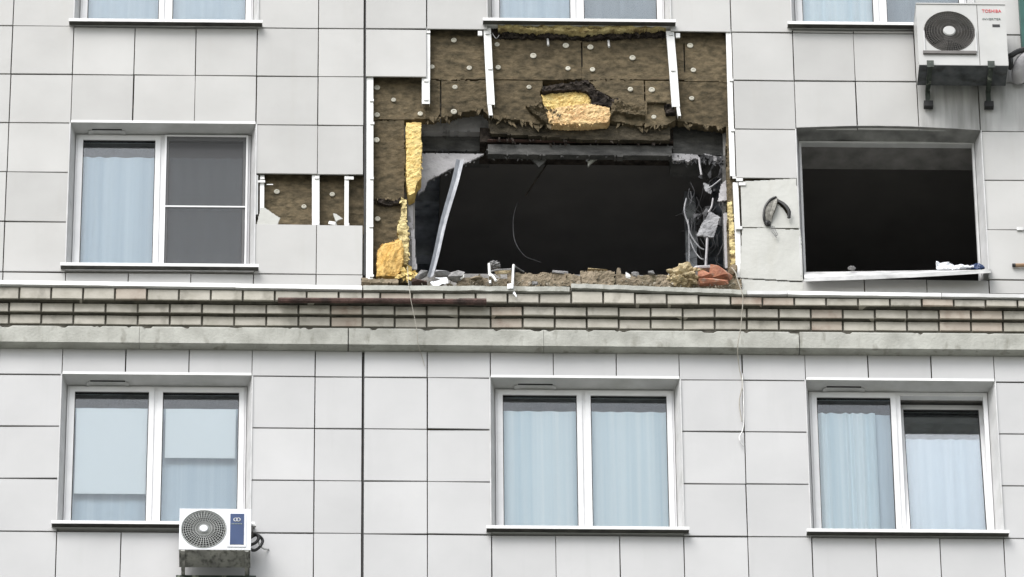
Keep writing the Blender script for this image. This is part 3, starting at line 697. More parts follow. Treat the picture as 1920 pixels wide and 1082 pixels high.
slab('torn_plaster', [(1258,288),(1308,290),(1312,300),(1300,297),(1290,304),(1282,300),(1262,301)], .28, .05, 'plaster', BLD, cell=.008, rough=.006, edge=.006)
slab('torn_plaster', [(1318,288),(1352,294),(1350,303),(1330,300)], .30, .04, 'plaster', BLD, cell=.008, rough=.006, edge=.008)
slab('torn_plaster', [(990,290),(1028,291),(1020,305),(1010,314),(1004,306)], .30, .03, 'concrete_dark', BLD, cell=.008, edge=.006)
slab('torn_plaster', [(1100,292),(1124,294),(1112,301),(1103,311)], .30, .03, 'concrete', BLD, cell=.008, edge=.006)
# left jamb
slab('jamb_strip', [(765,374),(774,374),(775,450),(776,508),(764,508)], .20, .06, 'plaster', BLD, cell=.010, rough=.003, edge=.003)
slab('jamb_strip', [(771,432),(777,430),(779,480),(783,506),(772,504)], .17, .02, 'plaster', BLD, cell=.008, rough=.002, edge=.003)
slab('torn_wool', [(753,372),(763,376),(762,420),(767,450),(764,498),(752,496),(750,460),(744,428),(752,405)], .060, .10, 'wool_dusty', BLD, cell=.009, rough=.015, edge=.016, nscale=14)
# right jamb
slab('jamb_strip', [(1355,292),(1366,292),(1370,500),(1358,500)], .19, .05, 'concrete_dark', BLD, cell=.012, rough=.003, edge=.003)
slab('jamb_strip', [(1357,400),(1365,398),(1369,502),(1360,502)], .165, .02, 'plaster', BLD, cell=.010, rough=.002, edge=.003)
slab('insulation_board', [(1362,236),(1374,236),(1384,430),(1388,534),(1366,534),(1364,420)], .075, .11, 'insul', BLD, cell=.012, rough=.012, edge=.010)
slab('torn_wool', [(1364,380),(1372,378),(1380,470),(1384,510),(1370,500)], .062, .05, 'wool_dusty', BLD, cell=.009, rough=.012, edge=.012, nscale=14)
o = slab('torn_sheet', [(1352,345),(1362,338),(1363,375),(1346,378)], .16, .012, 'plaster', None, cell=.008, edge=.004); tag(o, 'pale torn plaster flap hanging high at the right edge of the hole', 'plaster flap')
o = slab('torn_sheet', [(1331,396),(1338,400),(1350,407),(1346,420),(1337,446),(1322,444),(1306,442),(1314,424),(1325,408)], .19, .014, 'cloth_grey', None, cell=.009, rough=.02, edge=.006, nscale=5); tag(o, 'large crumpled grey sheet dangling low in the right of the hole', 'torn sheet')
o = slab('torn_sheet', [(1318,342),(1328,346),(1335,358),(1333,364),(1322,358)], .24, .012, 'cloth_grey', None, cell=.008, rough=.01, edge=.006); tag(o, 'small dark grey rag in the middle of the hanging debris', 'rag')
cord('hanging_cable', [(1311,296,.25),(1312,310,.24),(1315,328,.23)], .010, 'plaster', 'short pale rod hanging from the lintel at the right', 'rod')
cord('hanging_cable', [(1287,372,.24),(1283,395,.22),(1290,420,.22),(1295,440,.22),(1310,462,.22),(1320,468,.22)], .008, 'cloth_grey', 'grey cable looping left of the large crumpled sheet', 'cable')
cord('hanging_cable', [(1290,412,.22),(1292,450,.22),(1292,500,.2)], .006, 'cloth_grey', 'thin straight grey cable leftmost in the hanging debris', 'cable')
cord('hanging_cable', [(1293,448,.23),(1302,470,.23),(1313,484,.23),(1320,486,.22)], .007, 'cloth_grey', 'short sagging grey cable below the loop near the floor edge', 'cable')
cord('hanging_cable', [(1337,372,.24),(1334,388,.22),(1328,398,.20)], .009, 'plaster', 'pale bent wire above the large crumpled sheet', 'cable')
cord('hanging_cable', [(1352,336,.22),(1338,347,.22),(1328,354,.22)], .008, 'cloth_grey', 'slanting grey wire under the high plaster flap', 'cable')
cord('hanging_cable', [(1326,444,.2),(1325,470,.2),(1323,502,.2)], .013, 'plaster', 'pale straight pole under the large crumpled sheet', 'pole')
cord('hanging_cable', [(970,380,.8),(963,405,.8),(963,440,.8),(970,462,.78),(984,480,.75),(1000,487,.7),(1014,492,.65)], .0045, 'debris', 'long thin curved wire hanging in the middle of the dark room', 'wire')
cord('hanging_cable', [(1030,300,.6),(1016,322,.6),(1000,345,.62),(985,368,.7)], .007, 'charred', 'dark sagging cable under the middle of the lintel', 'cable')
# leaning metal strip
a, b = at(864,298,.24), at(807,518,.12); bm = bmesh.new()
u = Vector((.045,0,.01)); n = Vector((0,.02,0))
R = []
for i in range(13):
    t = i/12; c = a.lerp(b, t); wdt = .044-.012*t; k = .006*math.sin(t*9)
    R.append([bm.verts.new(c+q) for q in (Vector((-wdt+k,0,0)), Vector((-.006+k,.022,0)), Vector((wdt*.75+k,0,.0)), Vector((wdt*.75+k,.005,0)), Vector((-.006+k,.028,0)), Vector((-wdt+k,.005,0)))])
for p, q in zip(R, R[1:]):
    for j in range(6): bm.faces.new((p[j], q[j], q[(j+1)%6], p[(j+1)%6]))
bm.faces.new(R[0]); bm.faces.new(R[-1][::-1])
tag(obj('metal_strip', bm, 'steel'), 'long bent grey metal strip leaning across the left of the hole', 'metal strip')

# torn wool
o = slab('wool_chunk', [(761,231),(790,230),(789,262),(792,275),(789,300),(790,335),(781,345),(778,362),(766,368),(762,340)], .035, .15, 'wool', None, cell=.006, rough=.012, edge=.009, nscale=20, bulge=.02); tag(o, 'upright yellow strip of torn mineral wool at the upper left of the hole', 'wool chunk')
o = slab('wool_chunk', [(707,475),(722,462),(738,459),(752,452),(757,470),(756,490),(752,512),(742,522),(706,521)], .045, .10, 'wool_orange', None, cell=.006, rough=.018, edge=.010, nscale=16, bulge=.07, grain=.5); tag(o, 'squat orange block of mineral wool at the lower left corner of the hole', 'wool chunk')
bm = bmesh.new(); rr = random.Random(5)
for i in range(46):                              # a tuft: many bent leaf-like flakes from one knot
    a_ = rr.uniform(0, 2*math.pi); L_ = rr.uniform(.05, .13); c = at(765, 516, -.02) + Vector((rr.uniform(-.04,.04), rr.uniform(-.03,.03), rr.uniform(-.03,.03)))
    d = Vector((math.cos(a_), rr.uniform(-.5,.1), math.sin(a_)*.8)); w_ = d.cross(Vector((0,1,0))).normalized()*rr.uniform(.012,.03)
    p1 = c + d*L_*.6; p2 = c + d*L_ + Vector((0,-.01,-.02))
    vs = [bm.verts.new(q) for q in (c-w_*.5, c+w_*.5, p1+w_, p2, p1-w_)]; bm.faces.new(vs)
    vs2 = [bm.verts.new(q+Vector((0,.012,.006))) for q in (c-w_*.5, c+w_*.5, p1+w_, p2, p1-w_)]; bm.faces.new(vs2[::-1])
    for j in range(5): bm.faces.new((vs[j], vs[(j+1)%5], vs2[(j+1)%5], vs2[j]))
tag(obj('wool_tuft', bm, 'wool'), 'frayed bright yellow tuft of wool spilling onto the ledge beside the orange block', 'wool tuft')
o = slab('wool_chunk', [(1015,178),(1030,172),(1070,168),(1096,168),(1108,182),(1106,196),(1098,206),(1040,210),(1022,208)], .105, .085, 'wool', None, cell=.006, rough=.014, edge=.012, nscale=24, bulge=.02); tag(o, 'upper yellow layer of wool laid bare in the torn patch over the hole', 'wool chunk')
o = slab('wool_chunk', [(1024,212),(1048,204),(1100,197),(1142,203),(1145,216),(1140,231),(1110,234),(1060,235),(1030,232)], .065, .11, 'wool_pale', None, cell=.006, rough=.014, edge=.014, nscale=24, bulge=.03); tag(o, 'lower peach coloured flap of wool in the torn patch over the hole', 'wool chunk')
o = slab('wool_chunk', [(934,44),(975,40),(1075,38),(1150,39),(1250,42),(1250,52),(1190,56),(1120,57),(1090,62),(1060,58),(1000,58),(960,54),(934,54)], .015, .15, 'wool_dusty', None, cell=.008, rough=.03, edge=.016, nscale=12, grain=2.5); tag(o, 'long dusty yellow roll of wool under the sill above the hole', 'wool chunk')
slab('charred_edge', [(1016,173),(1022,162),(1050,158),(1075,155),(1098,151),(1110,159),(1118,170),(1136,178),(1148,187),(1160,182),(1158,196),(1146,200),(1128,198),(1108,196),(1110,184),(1098,170),(1070,168),(1040,171)], .050, .07, 'charred', BLD, cell=.007, rough=.02, edge=.012, nscale=14)
slab('charred_edge', [(984,196),(1004,192),(1016,188),(1018,206),(1030,206),(1046,208),(1052,216),(1036,222),(1028,232),(1012,224),(996,208)], .055, .06, 'insul', BLD, cell=.007, rough=.03, edge=.02, nscale=14)
slab('charred_edge', [(1146,190),(1160,184),(1176,198),(1208,200),(1210,218),(1196,214),(1176,216),(1160,206),(1150,210),(1146,222)], .050, .05, 'insul', BLD, cell=.007, rough=.03, edge=.016, nscale=14)
slab('charred_edge', [(1246,197),(1262,197),(1266,212),(1248,212)], .045, .05, 'charred', BLD, cell=.007, rough=.03, edge=.012, nscale=14)
slab('charred_edge', [(905,44),(930,44),(934,60),(1000,61),(1090,64),(1250,60),(1250,68),(1100,74),(1010,72),(940,72),(912,66)], .080, .06, 'charred', BLD, cell=.009, rough=.03, edge=.02, nscale=12)
slab('charred_edge', [(706,372),(728,374),(740,378),(752,370),(750,380),(730,384),(710,380)], .075, .05, 'charred', BLD, cell=.008, rough=.02, edge=.01, nscale=12)
cord('frayed_strand', [(923,62,.03),(930,72,-.03),(936,66,-.02)], .004, 'wire_grey', None, parent=BLD)

# ------------------------------------------------------------------ rubble along the ledge
def block(px0, py0, px1, py1, y, mat='brownblock', name='masonry_stub', seed=0):
    return slab(name, [(px0,py0),(px1,py0+.5),(px1,py1),(px0,py1)], y, .16, mat, BLD, cell=.011, rough=.014, edge=.014, nscale=11)
block(858,521,905,537,-.03); block(905,523,952,537,-.05); block(952,512,1062,537,-.03); block(1062,514,1088,536,-.06)
block(1089,508,1152,535,-.07); block(1153,515,1196,537,-.04); block(1196,516,1264,539,-.05); block(1300,524,1390,546,-.03)
o = slab('timber_strip', [(678,522),(745,523),(748,531),(678,530)], -.10, .06, 'brownblock', None, cell=.009, rough=.006, edge=.004); tag(o, 'flat brown strip lying under the orange wool block', 'timber strip')
def rub(px, py, y, size, mat, label, seed, cat='rubble', rot=0, n=16):
    return tag(rubble('rubble', at(px, py, y), size, mat, None, seed, n, rot), label, cat)
tag(lump('rubble', at(1286,519,-.08), (.30,.20,.22), 'tan', None, 3, .5, 2.2), 'large crumbling tan lump beside the red brick', 'rubble')
tag(lump('rubble', at(1272,528,-.12), (.16,.14,.10), 'tan', None, 8, .5, 2.2), 'small tan crumb in front of the large tan lump', 'rubble')
rub(1352,514,-.07,(.24,.18,.15),'redbrick','bright orange red broken brick at the right end of the ledge',12,'brick',.05,22)
rub(1322,519,-.08,(.17,.16,.13),'redbrick','dull reddish brick fragment left of the bright red brick',13,'brick',.3,20)
rub(1338,530,-.12,(.32,.10,.05),'redbrick','thin red slab of brick under the two red bricks',14,'brick',-.02,20)
rub(1318,504,-.02,(.20,.10,.04),'plaster','flat grey plaster piece lying on top of the red bricks',15)
rub(1302,517,-.11,(.08,.08,.07),'greyrub','grey stone between the tan lump and the red bricks',16)
rub(1374,506,-.02,(.09,.10,.10),'brownblock','brown stone against the right edge of the hole',17)
rub(1178,517,-.10,(.055,.05,.07),'whiterub','white pebble on the middle masonry right of centre',18)
rub(1222,512,-.06,(.08,.06,.04),'greyrub','pale grey chip behind the middle masonry',19)
rub(1256,514,-.10,(.035,.03,.03),'whiterub','tiny white pebble left of the large tan lump',20)
rub(1192,516,-.04,(.09,.06,.05),'greyrub','grey fragment right of the white pebble',21)
rub(1160,510,-.02,(.05,.05,.08),'brownblock','upright brown fragment at the end of the longest masonry block',22)
rub(1003,531,-.12,(.06,.05,.05),'greyrub','small grey stone in front of the centre masonry',23)
rub(855,516,-.06,(.16,.12,.10),'greyrub','dark grey rubble heap right of the folded white sheet',24,rot=.3)
rub(832,513,-.03,(.18,.10,.06),'cloth_grey','low grey slab behind the folded white sheet',25,rot=.05)
rub(866,519,-.08,(.05,.05,.05),'whiterub','white crumb on the grey rubble heap',26)
rub(789,516,-.08,(.10,.09,.12),'greyrub','grey stone right of the yellow tuft',27,rot=.5)
rub(787,527,-.12,(.16,.10,.07),'rust','dark brown rubble under the grey stone by the yellow tuft',28)
rub(892,522,-.08,(.14,.08,.05),'brownblock','brown splinter pile between the grey heap and the bent bars',29)
rub(1050,512,-.02,(.16,.06,.04),'greyrub','low grey dust heap behind the centre masonry',30)
rub(1120,506,-.02,(.22,.08,.02),'tan','thin pale board on top of the longest masonry block',33)
bm = bmesh.new(); rr = random.Random(77)
for i in range(30):
    px, py = rr.uniform(1284, 1358), rr.uniform(296, 470); L_ = rr.uniform(15, 75); y0 = rr.uniform(.22, .6)
    pts = [at(px+rr.uniform(-9,9)*k, py+L_*k/3, y0+rr.uniform(-.02,.02)) for k in range(4)]
    tube(bm, smooth_path(pts, 4), rr.uniform(.002,.007), 4, .002)
for i in range(18):
    c = at(rr.uniform(1296, 1360), rr.uniform(296, 420), rr.uniform(.2,.4)); a_ = rr.uniform(.02,.06)
    q = [c+Vector((rr.uniform(-a_,a_), rr.uniform(-.02,.02), rr.uniform(-a_*1.6,a_*1.6))) for _ in range(4)]
    A_ = [bm.verts.new(v) for v in q]; B_ = [bm.verts.new(v+Vector((.002,.008,.002))) for v in q]
    for f in ((0,1,2),(0,2,3),(0,3,1),(1,3,2)): bm.faces.new([A_[j] for j in f]); bm.faces.new([B_[j] for j in f])
tag(obj('debris_tangle', bm, 'debris'), 'sooty tangle of torn strips and wires at the right side of the hole', 'debris', None, 'stuff')
bm = bmesh.new(); rr = random.Random(78)
for i in range(1100):
    px = rr.uniform(786, 1384); base = (520 if px > 856 else 527) + (px-800)*.008; y0 = rr.uniform(-.17, .12)
    c = at(px, base + rr.triangular(-4, 16, 12) - y0*30, y0); sz = rr.choice((.006,.008,.010,.012,.016,.022,.028))*rr.uniform(.6,1.3)
    q = [c + Vector((rr.uniform(-1,1), rr.uniform(-1,1), rr.uniform(-.8,.8)))*sz for _ in range(4)]
    v = [bm.verts.new(p_) for p_ in q]
    for f in ((0,1,2),(0,2,3),(0,3,1),(1,3,2)): bm.faces.new([v[j] for j in f])
tag(obj('rubble_dust', bm, 'dustmix'), 'fine crushed rubble and dust spread along the bottom of the hole', 'rubble', None, 'stuff')
# folded white sheet
o = slab('white_sheet', [(806,529),(822,526),(826,523),(812,520),(838,521),(841,531),(826,533),(816,541)], -.20, .006, 'paper', None, cell=.006, rough=.012, edge=.003, nscale=5); tag(o, 'crumpled white sheet lying over the ledge edge below the metal strip', 'sheet')
# bent bars
fr = empty('bent_window_fitting', at(940,530,-.06), 'bent grey metal bars standing on the centre of the ledge', 'metal bars')
def bar(pts, r, mat='galv', name='bar'):
    bm = bmesh.new(); tube(bm, [at(*p) for p in pts], r, 6); return obj(name, bm, mat, fr)
bar([(917,495,-.05),(918,512,-.06),(919,532,-.08)], .016); bar([(963,497,-.05),(962,512,-.06),(961,535,-.10)], .015)
bar([(918,510,-.05),(932,506,-.06),(962,505,-.05)], .010, 'greyrub'); bar([(963,498,-.05),(972,504,-.02),(982,510,.02)], .010, 'greyrub')
bar([(921,515,-.09),(926,520,-.11),(930,527,-.12)], .013, 'rail')
o = slab('plate', [(926,507),(959,504),(960,512),(930,514)], -.03, .01, 'tan', fr, cell=.008, edge=.003)
lump('wad', at(927,497,-.03), (.10,.08,.08), 'greyrub', fr, 9, .6, 3, 3)
o = rubble('paper_scrap', at(957,536,-.23), (.06,.02,.07), 'paper', None, 41); tag(o, 'white scrap of paper caught on the ledge below the bent bars', 'paper scrap')
o = slab('paper_scrap', [(964,546),(968,552),(968,557),(962,550)], -.225, .004, 'paper', None, cell=.005, edge=.002); tag(o, 'tiny paper tail hanging over the bricks below the bent bars', 'paper scrap')

# rusty pipe lying on the bricks
p = empty('rusty_pipe', at(716,565,-.21), 'long rusty brown pipe lying along the upper brick course', 'pipe')
bm = bmesh.new(); tube(bm, [at(521,563,-.215)+Vector((0,0,-.0)), at(716,564,-.225), at(868,565.5,-.215)], .027, 8); obj('pipe_body', bm, 'rust', p)
bm = bmesh.new(); tube(bm, [at(860,565.5,-.215), at(912,566,-.215)], .033, 8); obj('pipe_sleeve', bm, 'rust', p)

# cords hanging over the ledge
cord('dangling_string', [(1372,502,-.12),(1379,511,-.2),(1383,525,-.24),(1390,545,-.26),(1393,560,-.26),(1391,590,-.22),(1388,620,-.18),(1383,650,-.16),(1386,690,-.05),(1392,720,-.03),(1386,755,-.03),(1391,790,-.03)], .005, 'wire_thread', 'long pale cord hanging from the red bricks over the cornice at the right', 'cord')
cord('dangling_string', [(1392,700,-.03),(1394,750,-.03),(1394,800,-.03),(1386,822,-.03),(1396,838,-.03),(1388,828,-.03),(1390,815,-.03)], .004, 'galv', 'thin grey knotted end of the cord dangling on the lower tiles', 'cord')
cord('dangling_string', [(764,500,-.10),(766,530,-.2),(768,545,-.24),(770,560,-.26),(774,580,-.24),(780,610,-.2),(784,645,-.15),(791,668,-.03),(796,686,-.03)], .0035, 'wire_thread', 'thin pale thread hanging from the yellow tuft over the bricks', 'cord')

# loose sill of the blown window
L0, L1 = at(1508,524,-.10), at(1858,508,-.16)
bm = bmesh.new(); R = []
for i in range(31):
    t = i/30; f = L0.lerp(L1, t); bk = at(1508+350*t, 512-5*t, .12)
    sag = -.012*math.sin(math.pi*t)
    f = f + Vector((0, 0, sag)); 
    R.append([bm.verts.new(q) for q in (f+Vector((0,0,-.022)), f+Vector((0,-.003,.02)), bk+Vector((0,0,.012)), bk, f+Vector((0,.006,.008)), f+Vector((0,.004,-.022)))])
for p, q in zip(R, R[1:]):
    for j in range(6): bm.faces.new((p[j], q[j], q[(j+1)%6], p[(j+1)%6]))
bm.faces.new(R[0]); bm.faces.new(R[-1][::-1])
tag(obj('loose_sill', bm, 'sill_worn'), 'bent white metal sill hanging loose and tilted under the blown out window', 'window sill')
o = slab('crumpled_paper', [(1755,491),(1779,491),(1790,496),(1812,497),(1830,500),(1778,504),(1757,504)], -.02, .02, 'paper', None, cell=.007, rough=.03, edge=.006, nscale=12); tag(o, 'crumpled white papers on the loose sill at its right end', 'paper')
o = slab('dark_rag', [(1806,500),(1822,498),(1834,494),(1848,501),(1830,505)], .0, .03, 'badge_blue', None, cell=.007, rough=.02, edge=.006); tag(o, 'dark blue rag beside the papers on the loose sill', 'rag')
o = lump('pebble', at(1597,503,.02), (.07,.05,.04), 'greyrub', None, 4, .4, 2, 3); tag(o, 'grey pebble on the loose sill left of centre', 'rubble')
# brown rod sticking out at the right edge
r = empty('brown_rod', at(1920,497,-.03), 'short brown rod with a black end lying on the tiles at the right edge', 'rod')
bm = bmesh.new(); tube(bm, [at(1903,497.5,-.03), at(1975,496,-.03)], .018, 8); obj('rod_body', bm, mk('tan wood', (.22,.14,.08), (.32,.21,.13), 8), r)
bm = bmesh.new(); tube(bm, [at(1898,497.5,-.03), at(1904,497.5,-.03)], .019, 8); obj('end_cap', bm, 'black', r)

# ------------------------------------------------------------------ air conditioners
def text_mesh(name, s, size, loc, mat, parent, width=None):
    cu = bpy.data.curves.new(name, 'FONT'); cu.body = s; cu.size = size; cu.extrude = .0012; cu.align_x = 'CENTER'; cu.align_y = 'CENTER'
    t = bpy.data.objects.new('tmp', cu); COL.objects.link(t); bpy.context.view_layer.update()
    me = bpy.data.meshes.new_from_object(t.evaluated_get(bpy.context.evaluated_depsgraph_get()))
    bpy.data.objects.remove(t)
    me.transform(Matrix.Rotation(math.pi/2, 4, 'X'))
    if width:
        w = max(v.co.x for v in me.vertices)-min(v.co.x for v in me.vertices); me.transform(Matrix.Diagonal((width/w, 1, 1, 1)))
    me.materials.append(MAT[mat]); o = bpy.data.objects.new(name, me); COL.objects.link(o); put(o, loc, parent); return o
def ac_unit(label, p_tl, p_br, yf, depth, fan, rf, mat, spokes, grille, bg, sr=.0028):
    a, b = at(*p_tl, yf), at(*p_br, yf); x0, x1, z1, z0 = a.x, b.x, a.z, b.z; yb = yf+depth
    root = empty('air_conditioner', ((x0+x1)/2, yb, z0), label, 'air conditioner', 'outdoor air conditioner units')
    c = at(*fan, yf); cx_, cz_ = c.x, c.z
    ang = sorted([2*math.pi*i/56 for i in range(56)] + [math.atan2(zz-cz_, xx-cx_) % (2*math.pi) for xx in (x0, x1) for zz in (z0, z1)])
    bm = bmesh.new(); inn, dep, outr, bk = [], [], [], []
    for t in ang:
        dx, dz = math.cos(t), math.sin(t); s = min(((x1-cx_)/dx if dx > 1e-6 else (x0-cx_)/dx if dx < -1e-6 else 9), ((z1-cz_)/dz if dz > 1e-6 else (z0-cz_)/dz if dz < -1e-6 else 9))
        inn.append(bm.verts.new((cx_+dx*rf, yf, cz_+dz*rf))); dep.append(bm.verts.new((cx_+dx*rf, yf+.12, cz_+dz*rf)))
        outr.append(bm.verts.new((cx_+dx*s, yf, cz_+dz*s))); bk.append(bm.verts.new((cx_+dx*s, yb, cz_+dz*s)))
    n = len(ang)
    for i in range(n):
        j = (i+1) % n
        bm.faces.new((inn[i], outr[i], outr[j], inn[j])); bm.faces.new((dep[i], inn[i], inn[j], dep[j])); bm.faces.new((outr[i], bk[i], bk[j], outr[j]))
    bm.faces.new(bk)
    body = obj('casing', bm, mat, root)
    # dark back of the fan well
    bm = bmesh.new(); vs = [bm.verts.new((cx_+rf*1.0*math.cos(2*math.pi*i/40), yf+.119, cz_+rf*math.sin(2*math.pi*i/40))) for i in range(40)]
    vt = [bm.verts.new((v.co.x, yf+.126, v.co.z)) for v in vs]; bm.faces.new(vs); bm.faces.new(vt[::-1])
    for i in range(40): bm.faces.new((vs[i], vs[(i+1)%40], vt[(i+1)%40], vt[i]))
    obj('fan_well', bm, bg, root)
    bm = bmesh.new()
    for k in range(3):
        t0 = k*2*math.pi/3+.4
        A_ = [bm.verts.new((cx_+math.cos(t0+q*.35)*rr_, yf+.07+.03*(q/2.)-.01, cz_+math.sin(t0+q*.35)*rr_)) for q in (0,1,2,3) for rr_ in (rf*.2, rf*.9)]
        for q in range(3): bm.faces.new((A_[2*q], A_[2*q+1], A_[2*q+3], A_[2*q+2]))
    obj('fan_blades', bm, 'fan_dark', root)
    bm = bmesh.new()
    for i in range(spokes):
        t = 2*math.pi*i/spokes; d = Vector((math.cos(t), 0, math.sin(t))); e = Vector((-math.sin(t), 0, math.cos(t)))
        tube(bm, [Vector((cx_, yf+.004, cz_))+d*rf*.12, Vector((cx_, yf-.008, cz_))+d*rf*.6+e*rf*.10, Vector((cx_, yf+.004, cz_))+d*rf*1.01+e*rf*.13], sr, 4)
    for q in (.24,.36,.48,.6,.7,.8,.9,.985):
        P = [Vector((cx_+rf*q*math.cos(2*math.pi*i/40), yf-.007*math.sin(q*3), cz_+rf*q*math.sin(2*math.pi*i/40))) for i in range(41)]
        tube(bm, P, .0026 if q < .95 else .006, 4)
    obj('fan_grille', bm, grille, root)
    return root, body, (x0, x1, z0, z1, cx_, cz_)
def disc(name, c, r, mat, parent, d=.012):
    bm = bmesh.new(); n = 24
    f = [bm.verts.new((c.x+r*.85*math.cos(2*math.pi*i/n), c.y-d, c.z+r*.85*math.sin(2*math.pi*i/n))) for i in range(n)]
    b = [bm.verts.new((c.x+r*math.cos(2*math.pi*i/n), c.y, c.z+r*math.sin(2*math.pi*i/n))) for i in range(n)]
    bm.faces.new(f); bm.faces.new(b[::-1])
    for i in range(n): bm.faces.new((f[i], f[(i+1)%n], b[(i+1)%n], b[i]))
    return obj(name, bm, mat, parent)

# upper right unit
YA = -.42
u, body, (x0, x1, z0, z1, fx, fz) = ac_unit('older off white air conditioner with dark fan grille and red lettering at upper right', (1717.5,8), (1891,123), YA, .32, (1780,59), .250, 'ac_white', 60, 'grille_grey', 'grille_grey')
disc('fan_hub', Vector((fx, YA-.008, fz)), .062, 'ac_white', u)
boxobj('base_pan', (x0+.004, YA+.004, z0-.006), (x1-.004, YA+.316, z0-.0005), 'ac_under_dark', u)
s = X(1834, 60, YA); boxobj('casing_seam', (s-.003, YA-.0018, z0+.004), (s+.003, YA-.0004, z1-.004), 'grille_grey', u)
a, b = at(1730.5,97,YA), at(1831,103,YA); boxobj('grille_ledge', (a.x, YA-.022, b.z), (b.x, YA-.0004, a.z), 'grille_grey', u)
for q in (1732, 1829): boxobj('grille_side', (X(q-1.2,60,YA), YA-.012, a.z+.002), (X(q+1.2,60,YA), YA-.0004, fz), 'reveal', u)
text_mesh('lettering', 'TOSHIBA', .055, at(1859,21,YA-.003), 'red_print', u, .19)
text_mesh('lettering', 'INVERTER', .035, at(1859,36,YA-.003), 'grey_print', u, .18)
a, b = at(1860.5,46,YA), at(1875,51,YA); boxobj('rating_label', (a.x, YA-.003, b.z), (b.x, YA-.0004, a.z), 'black', u)
bm = bmesh.new(); prism(bm, [(x0-.002, z1+.001), (x0-.002, z1+.014), (x1+.002, z1+.014), (x1+.002, z1+.001)], 1, YA-.008, YA+.32); obj('casing_lid', bm, 'ac_white', u)
br = empty('bracket_pair', (x0+.4, 0, z0-.1), 'pair of black green steel arms under the upper right air conditioner', 'bracket')
for px in (1745, 1859):
    xc = X(px, 140, YA)
    bm = bmesh.new(); box(bm, (xc-.022, YA-.02, z0-.045), (xc+.022, -.006, z0-.0065)); box(bm, (xc-.022, -.05, z0-.17), (xc+.022, -.0055, z0-.0455)); box(bm, (xc-.034, YA-.034, z0-.05), (xc+.034, YA-.0205, z0+.03))
    arm = obj('bracket_arm', bm, 'green_black', br)
    boxobj('wall_plate', (xc-.045, -.075, z0-.235), (xc+.045, -.018, z0-.1705), 'black', arm)
pp = empty('pipe_bundle', at(1910,120,-.2), 'grey wrapped pipe bend with black cable right of the upper air conditioner', 'pipe')
bm = bmesh.new(); tube(bm, smooth_path([at(1890,107,-.2), at(1898,103,-.22), at(1908,97,-.22), at(1925,92,-.2), at(1950,92,-.15)]), .028, 8); obj('black_hose', bm, 'black', pp)
bm = bmesh.new(); tube(bm, smooth_path([at(1894,104,-.2), at(1896,118,-.2), at(1893,130,-.15)]), .022, 8); obj('black_hose', bm, 'black', pp)
bm = bmesh.new(); tube(bm, smooth_path([at(1911,152,-.03), at(1909,135,-.12), at(1916,116,-.16), at(1932,106,-.16), at(1955,104,-.12)]), .065, 12); obj('wrapped_pipe', bm, 'plaster', pp, True)
o = boxobj('drain_pipe', at(1914.5, 300, -.10)*0+Vector((X(1914.5,60,-.12), -.14, Z(1920,92,-.12))), Vector((X(1955,60,-.12), -.03, zb(2.4))), 'teal'); tag(o, 'dark teal duct cut off by the right edge above the wrapped pipe', 'duct')

# lower left unit
YC = -.40
u, body, (x0, x1, z0, z1, fx, fz) = ac_unit('newer bright white air conditioner with pale spoked grille and blue panel at lower left', (337,953.5), (470,1031), YC, .29, (382,992), .212, 'ac_new', 40, 'grille_pale', 'fan_dark', .0032)
disc('fan_hub', Vector((fx, YC-.008, fz)), .042, 'ac_new', u)
boxobj('base_pan', (x0+.003, YC+.003, z0-.006), (x1-.003, YC+.287, z0-.0005), 'ac_under', u)
a, b = at(427,963,YC), at(461,1026,YC); boxobj('panel_surround', (a.x, YC-.008, b.z), (b.x, YC-.0004, a.z), 'ac_new', u)
a, b = at(432,964.5,YC), at(457,1022,YC); boxobj('display_panel', (a.x, YC-.0115, b.z), (b.x, YC-.0084, a.z), 'badge_blue', u)
c = at(444.5,974.5,YC-.012); bm = bmesh.new()
for dx in (-.014, .014):
    tube(bm, [Vector((c.x+dx+.016*math.cos(t*math.pi/8), c.y-.002, c.z+.018*math.sin(t*math.pi/8))) for t in range(17)], .004, 4)
obj('emblem', bm, 'ac_new', u)
bm = bmesh.new()
for i in range(7): box(bm, (c.x-.050+i*.0145, c.y-.002, c.z-.052), (c.x-.0405+i*.0145, c.y, c.z-.040))
obj('lettering', bm, 'grey_print', u)
boxobj('valve_cover', (x1+.001, YC+.1, Z(470,985,YC)), (x1+.02, YC+.2, Z(470,974,YC)), 'grille_grey', u)
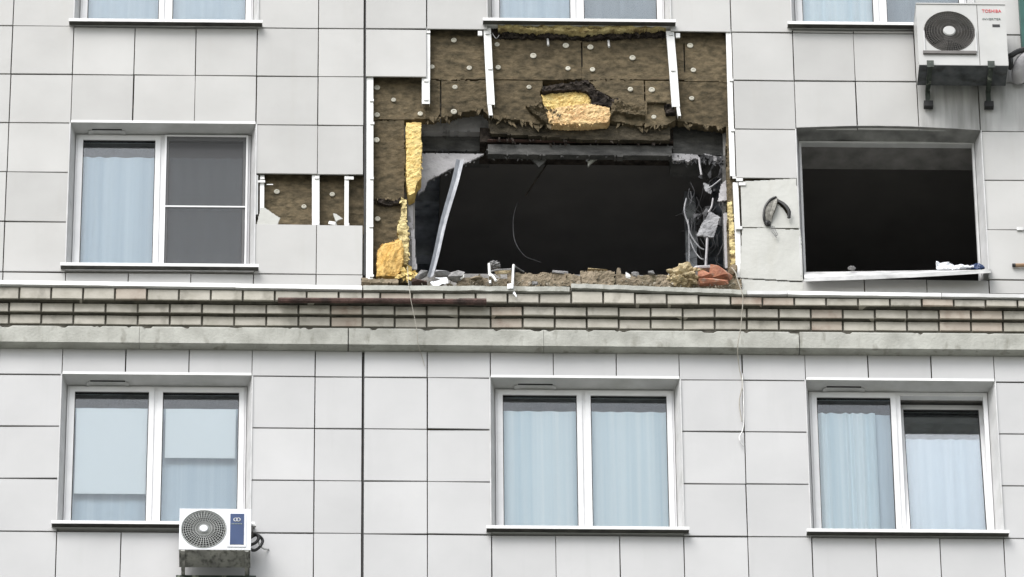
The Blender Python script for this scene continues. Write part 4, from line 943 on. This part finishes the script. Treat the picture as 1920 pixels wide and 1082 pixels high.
bm = bmesh.new(); tube(bm, [at(470,985,YC+.2), at(480,986,YC+.2)], .018, 6); obj('valve', bm, 'galv', u)
bm = bmesh.new(); tube(bm, smooth_path([at(470,1005,YC+.2), at(478,1001,YC+.2), at(485,1008,YC+.2), at(480,1017,YC+.2), at(470,1022,YC+.2)]), .016, 6); obj('hose', bm, 'black', u, True)
bm = bmesh.new(); tube(bm, smooth_path([at(470,1008,YC+.22), at(482,1003,YC+.22), at(492,1012,YC+.25), at(489,1023,YC+.25), at(478,1032,YC+.25), at(469,1030,YC+.22)]), .015, 6); obj('hose', bm, 'black', u, True)
bm = bmesh.new(); tube(bm, smooth_path([at(484,1014,YC+.22), at(488,1024,YC+.25), at(495,1029,-.05), at(504,1029.5,-.004)]), .008, 6); obj('drain_hose', bm, 'galv', u, True)
br = empty('wall_bracket', (x0+.35, 0, z0-.3), 'dark steel wall bracket carrying the lower left air conditioner', 'bracket')
bm = bmesh.new(); prism(bm, [(YC+.0, z0-.0065), (-.025, z0-.0065), (-.025, z0-.05), (YC+.0, z0-.02)], 0, x0+.02, x0+.055); obj('bracket_arm', bm, 'ac_under', br)
bm = bmesh.new(); prism(bm, [(YC+.0, z0-.0065), (-.025, z0-.0065), (-.025, z0-.05), (YC+.0, z0-.02)], 0, x1-.055, x1-.02); obj('bracket_arm', bm, 'ac_under', br)
boxobj('cross_bar', (x0-.03, -.0495, z0-.075), (x1+.05, -.016, z0-.0505), 'green_black', br)
boxobj('bracket_leg', (x0+.02, -.05, z0-.55), (x0+.055, -.016, z0-.0755), 'ac_under', br); boxobj('bracket_leg', (x1-.055, -.05, z0-.55), (x1-.02, -.016, z0-.0755), 'ac_under', br)

# expansion joint: dark seal between the two building halves
boxobj('joint_seal', (XJ[9]-.010, .012, zb(-7.2)), (XJ[9]+.010, .03, BEAM_B-.01), 'gasket', BLD)
boxobj('joint_seal', (XJ[9]-.010, .012, zb(-3.0)), (XJ[9]+.010, .016, zb(2.4)), 'gasket', BLD)
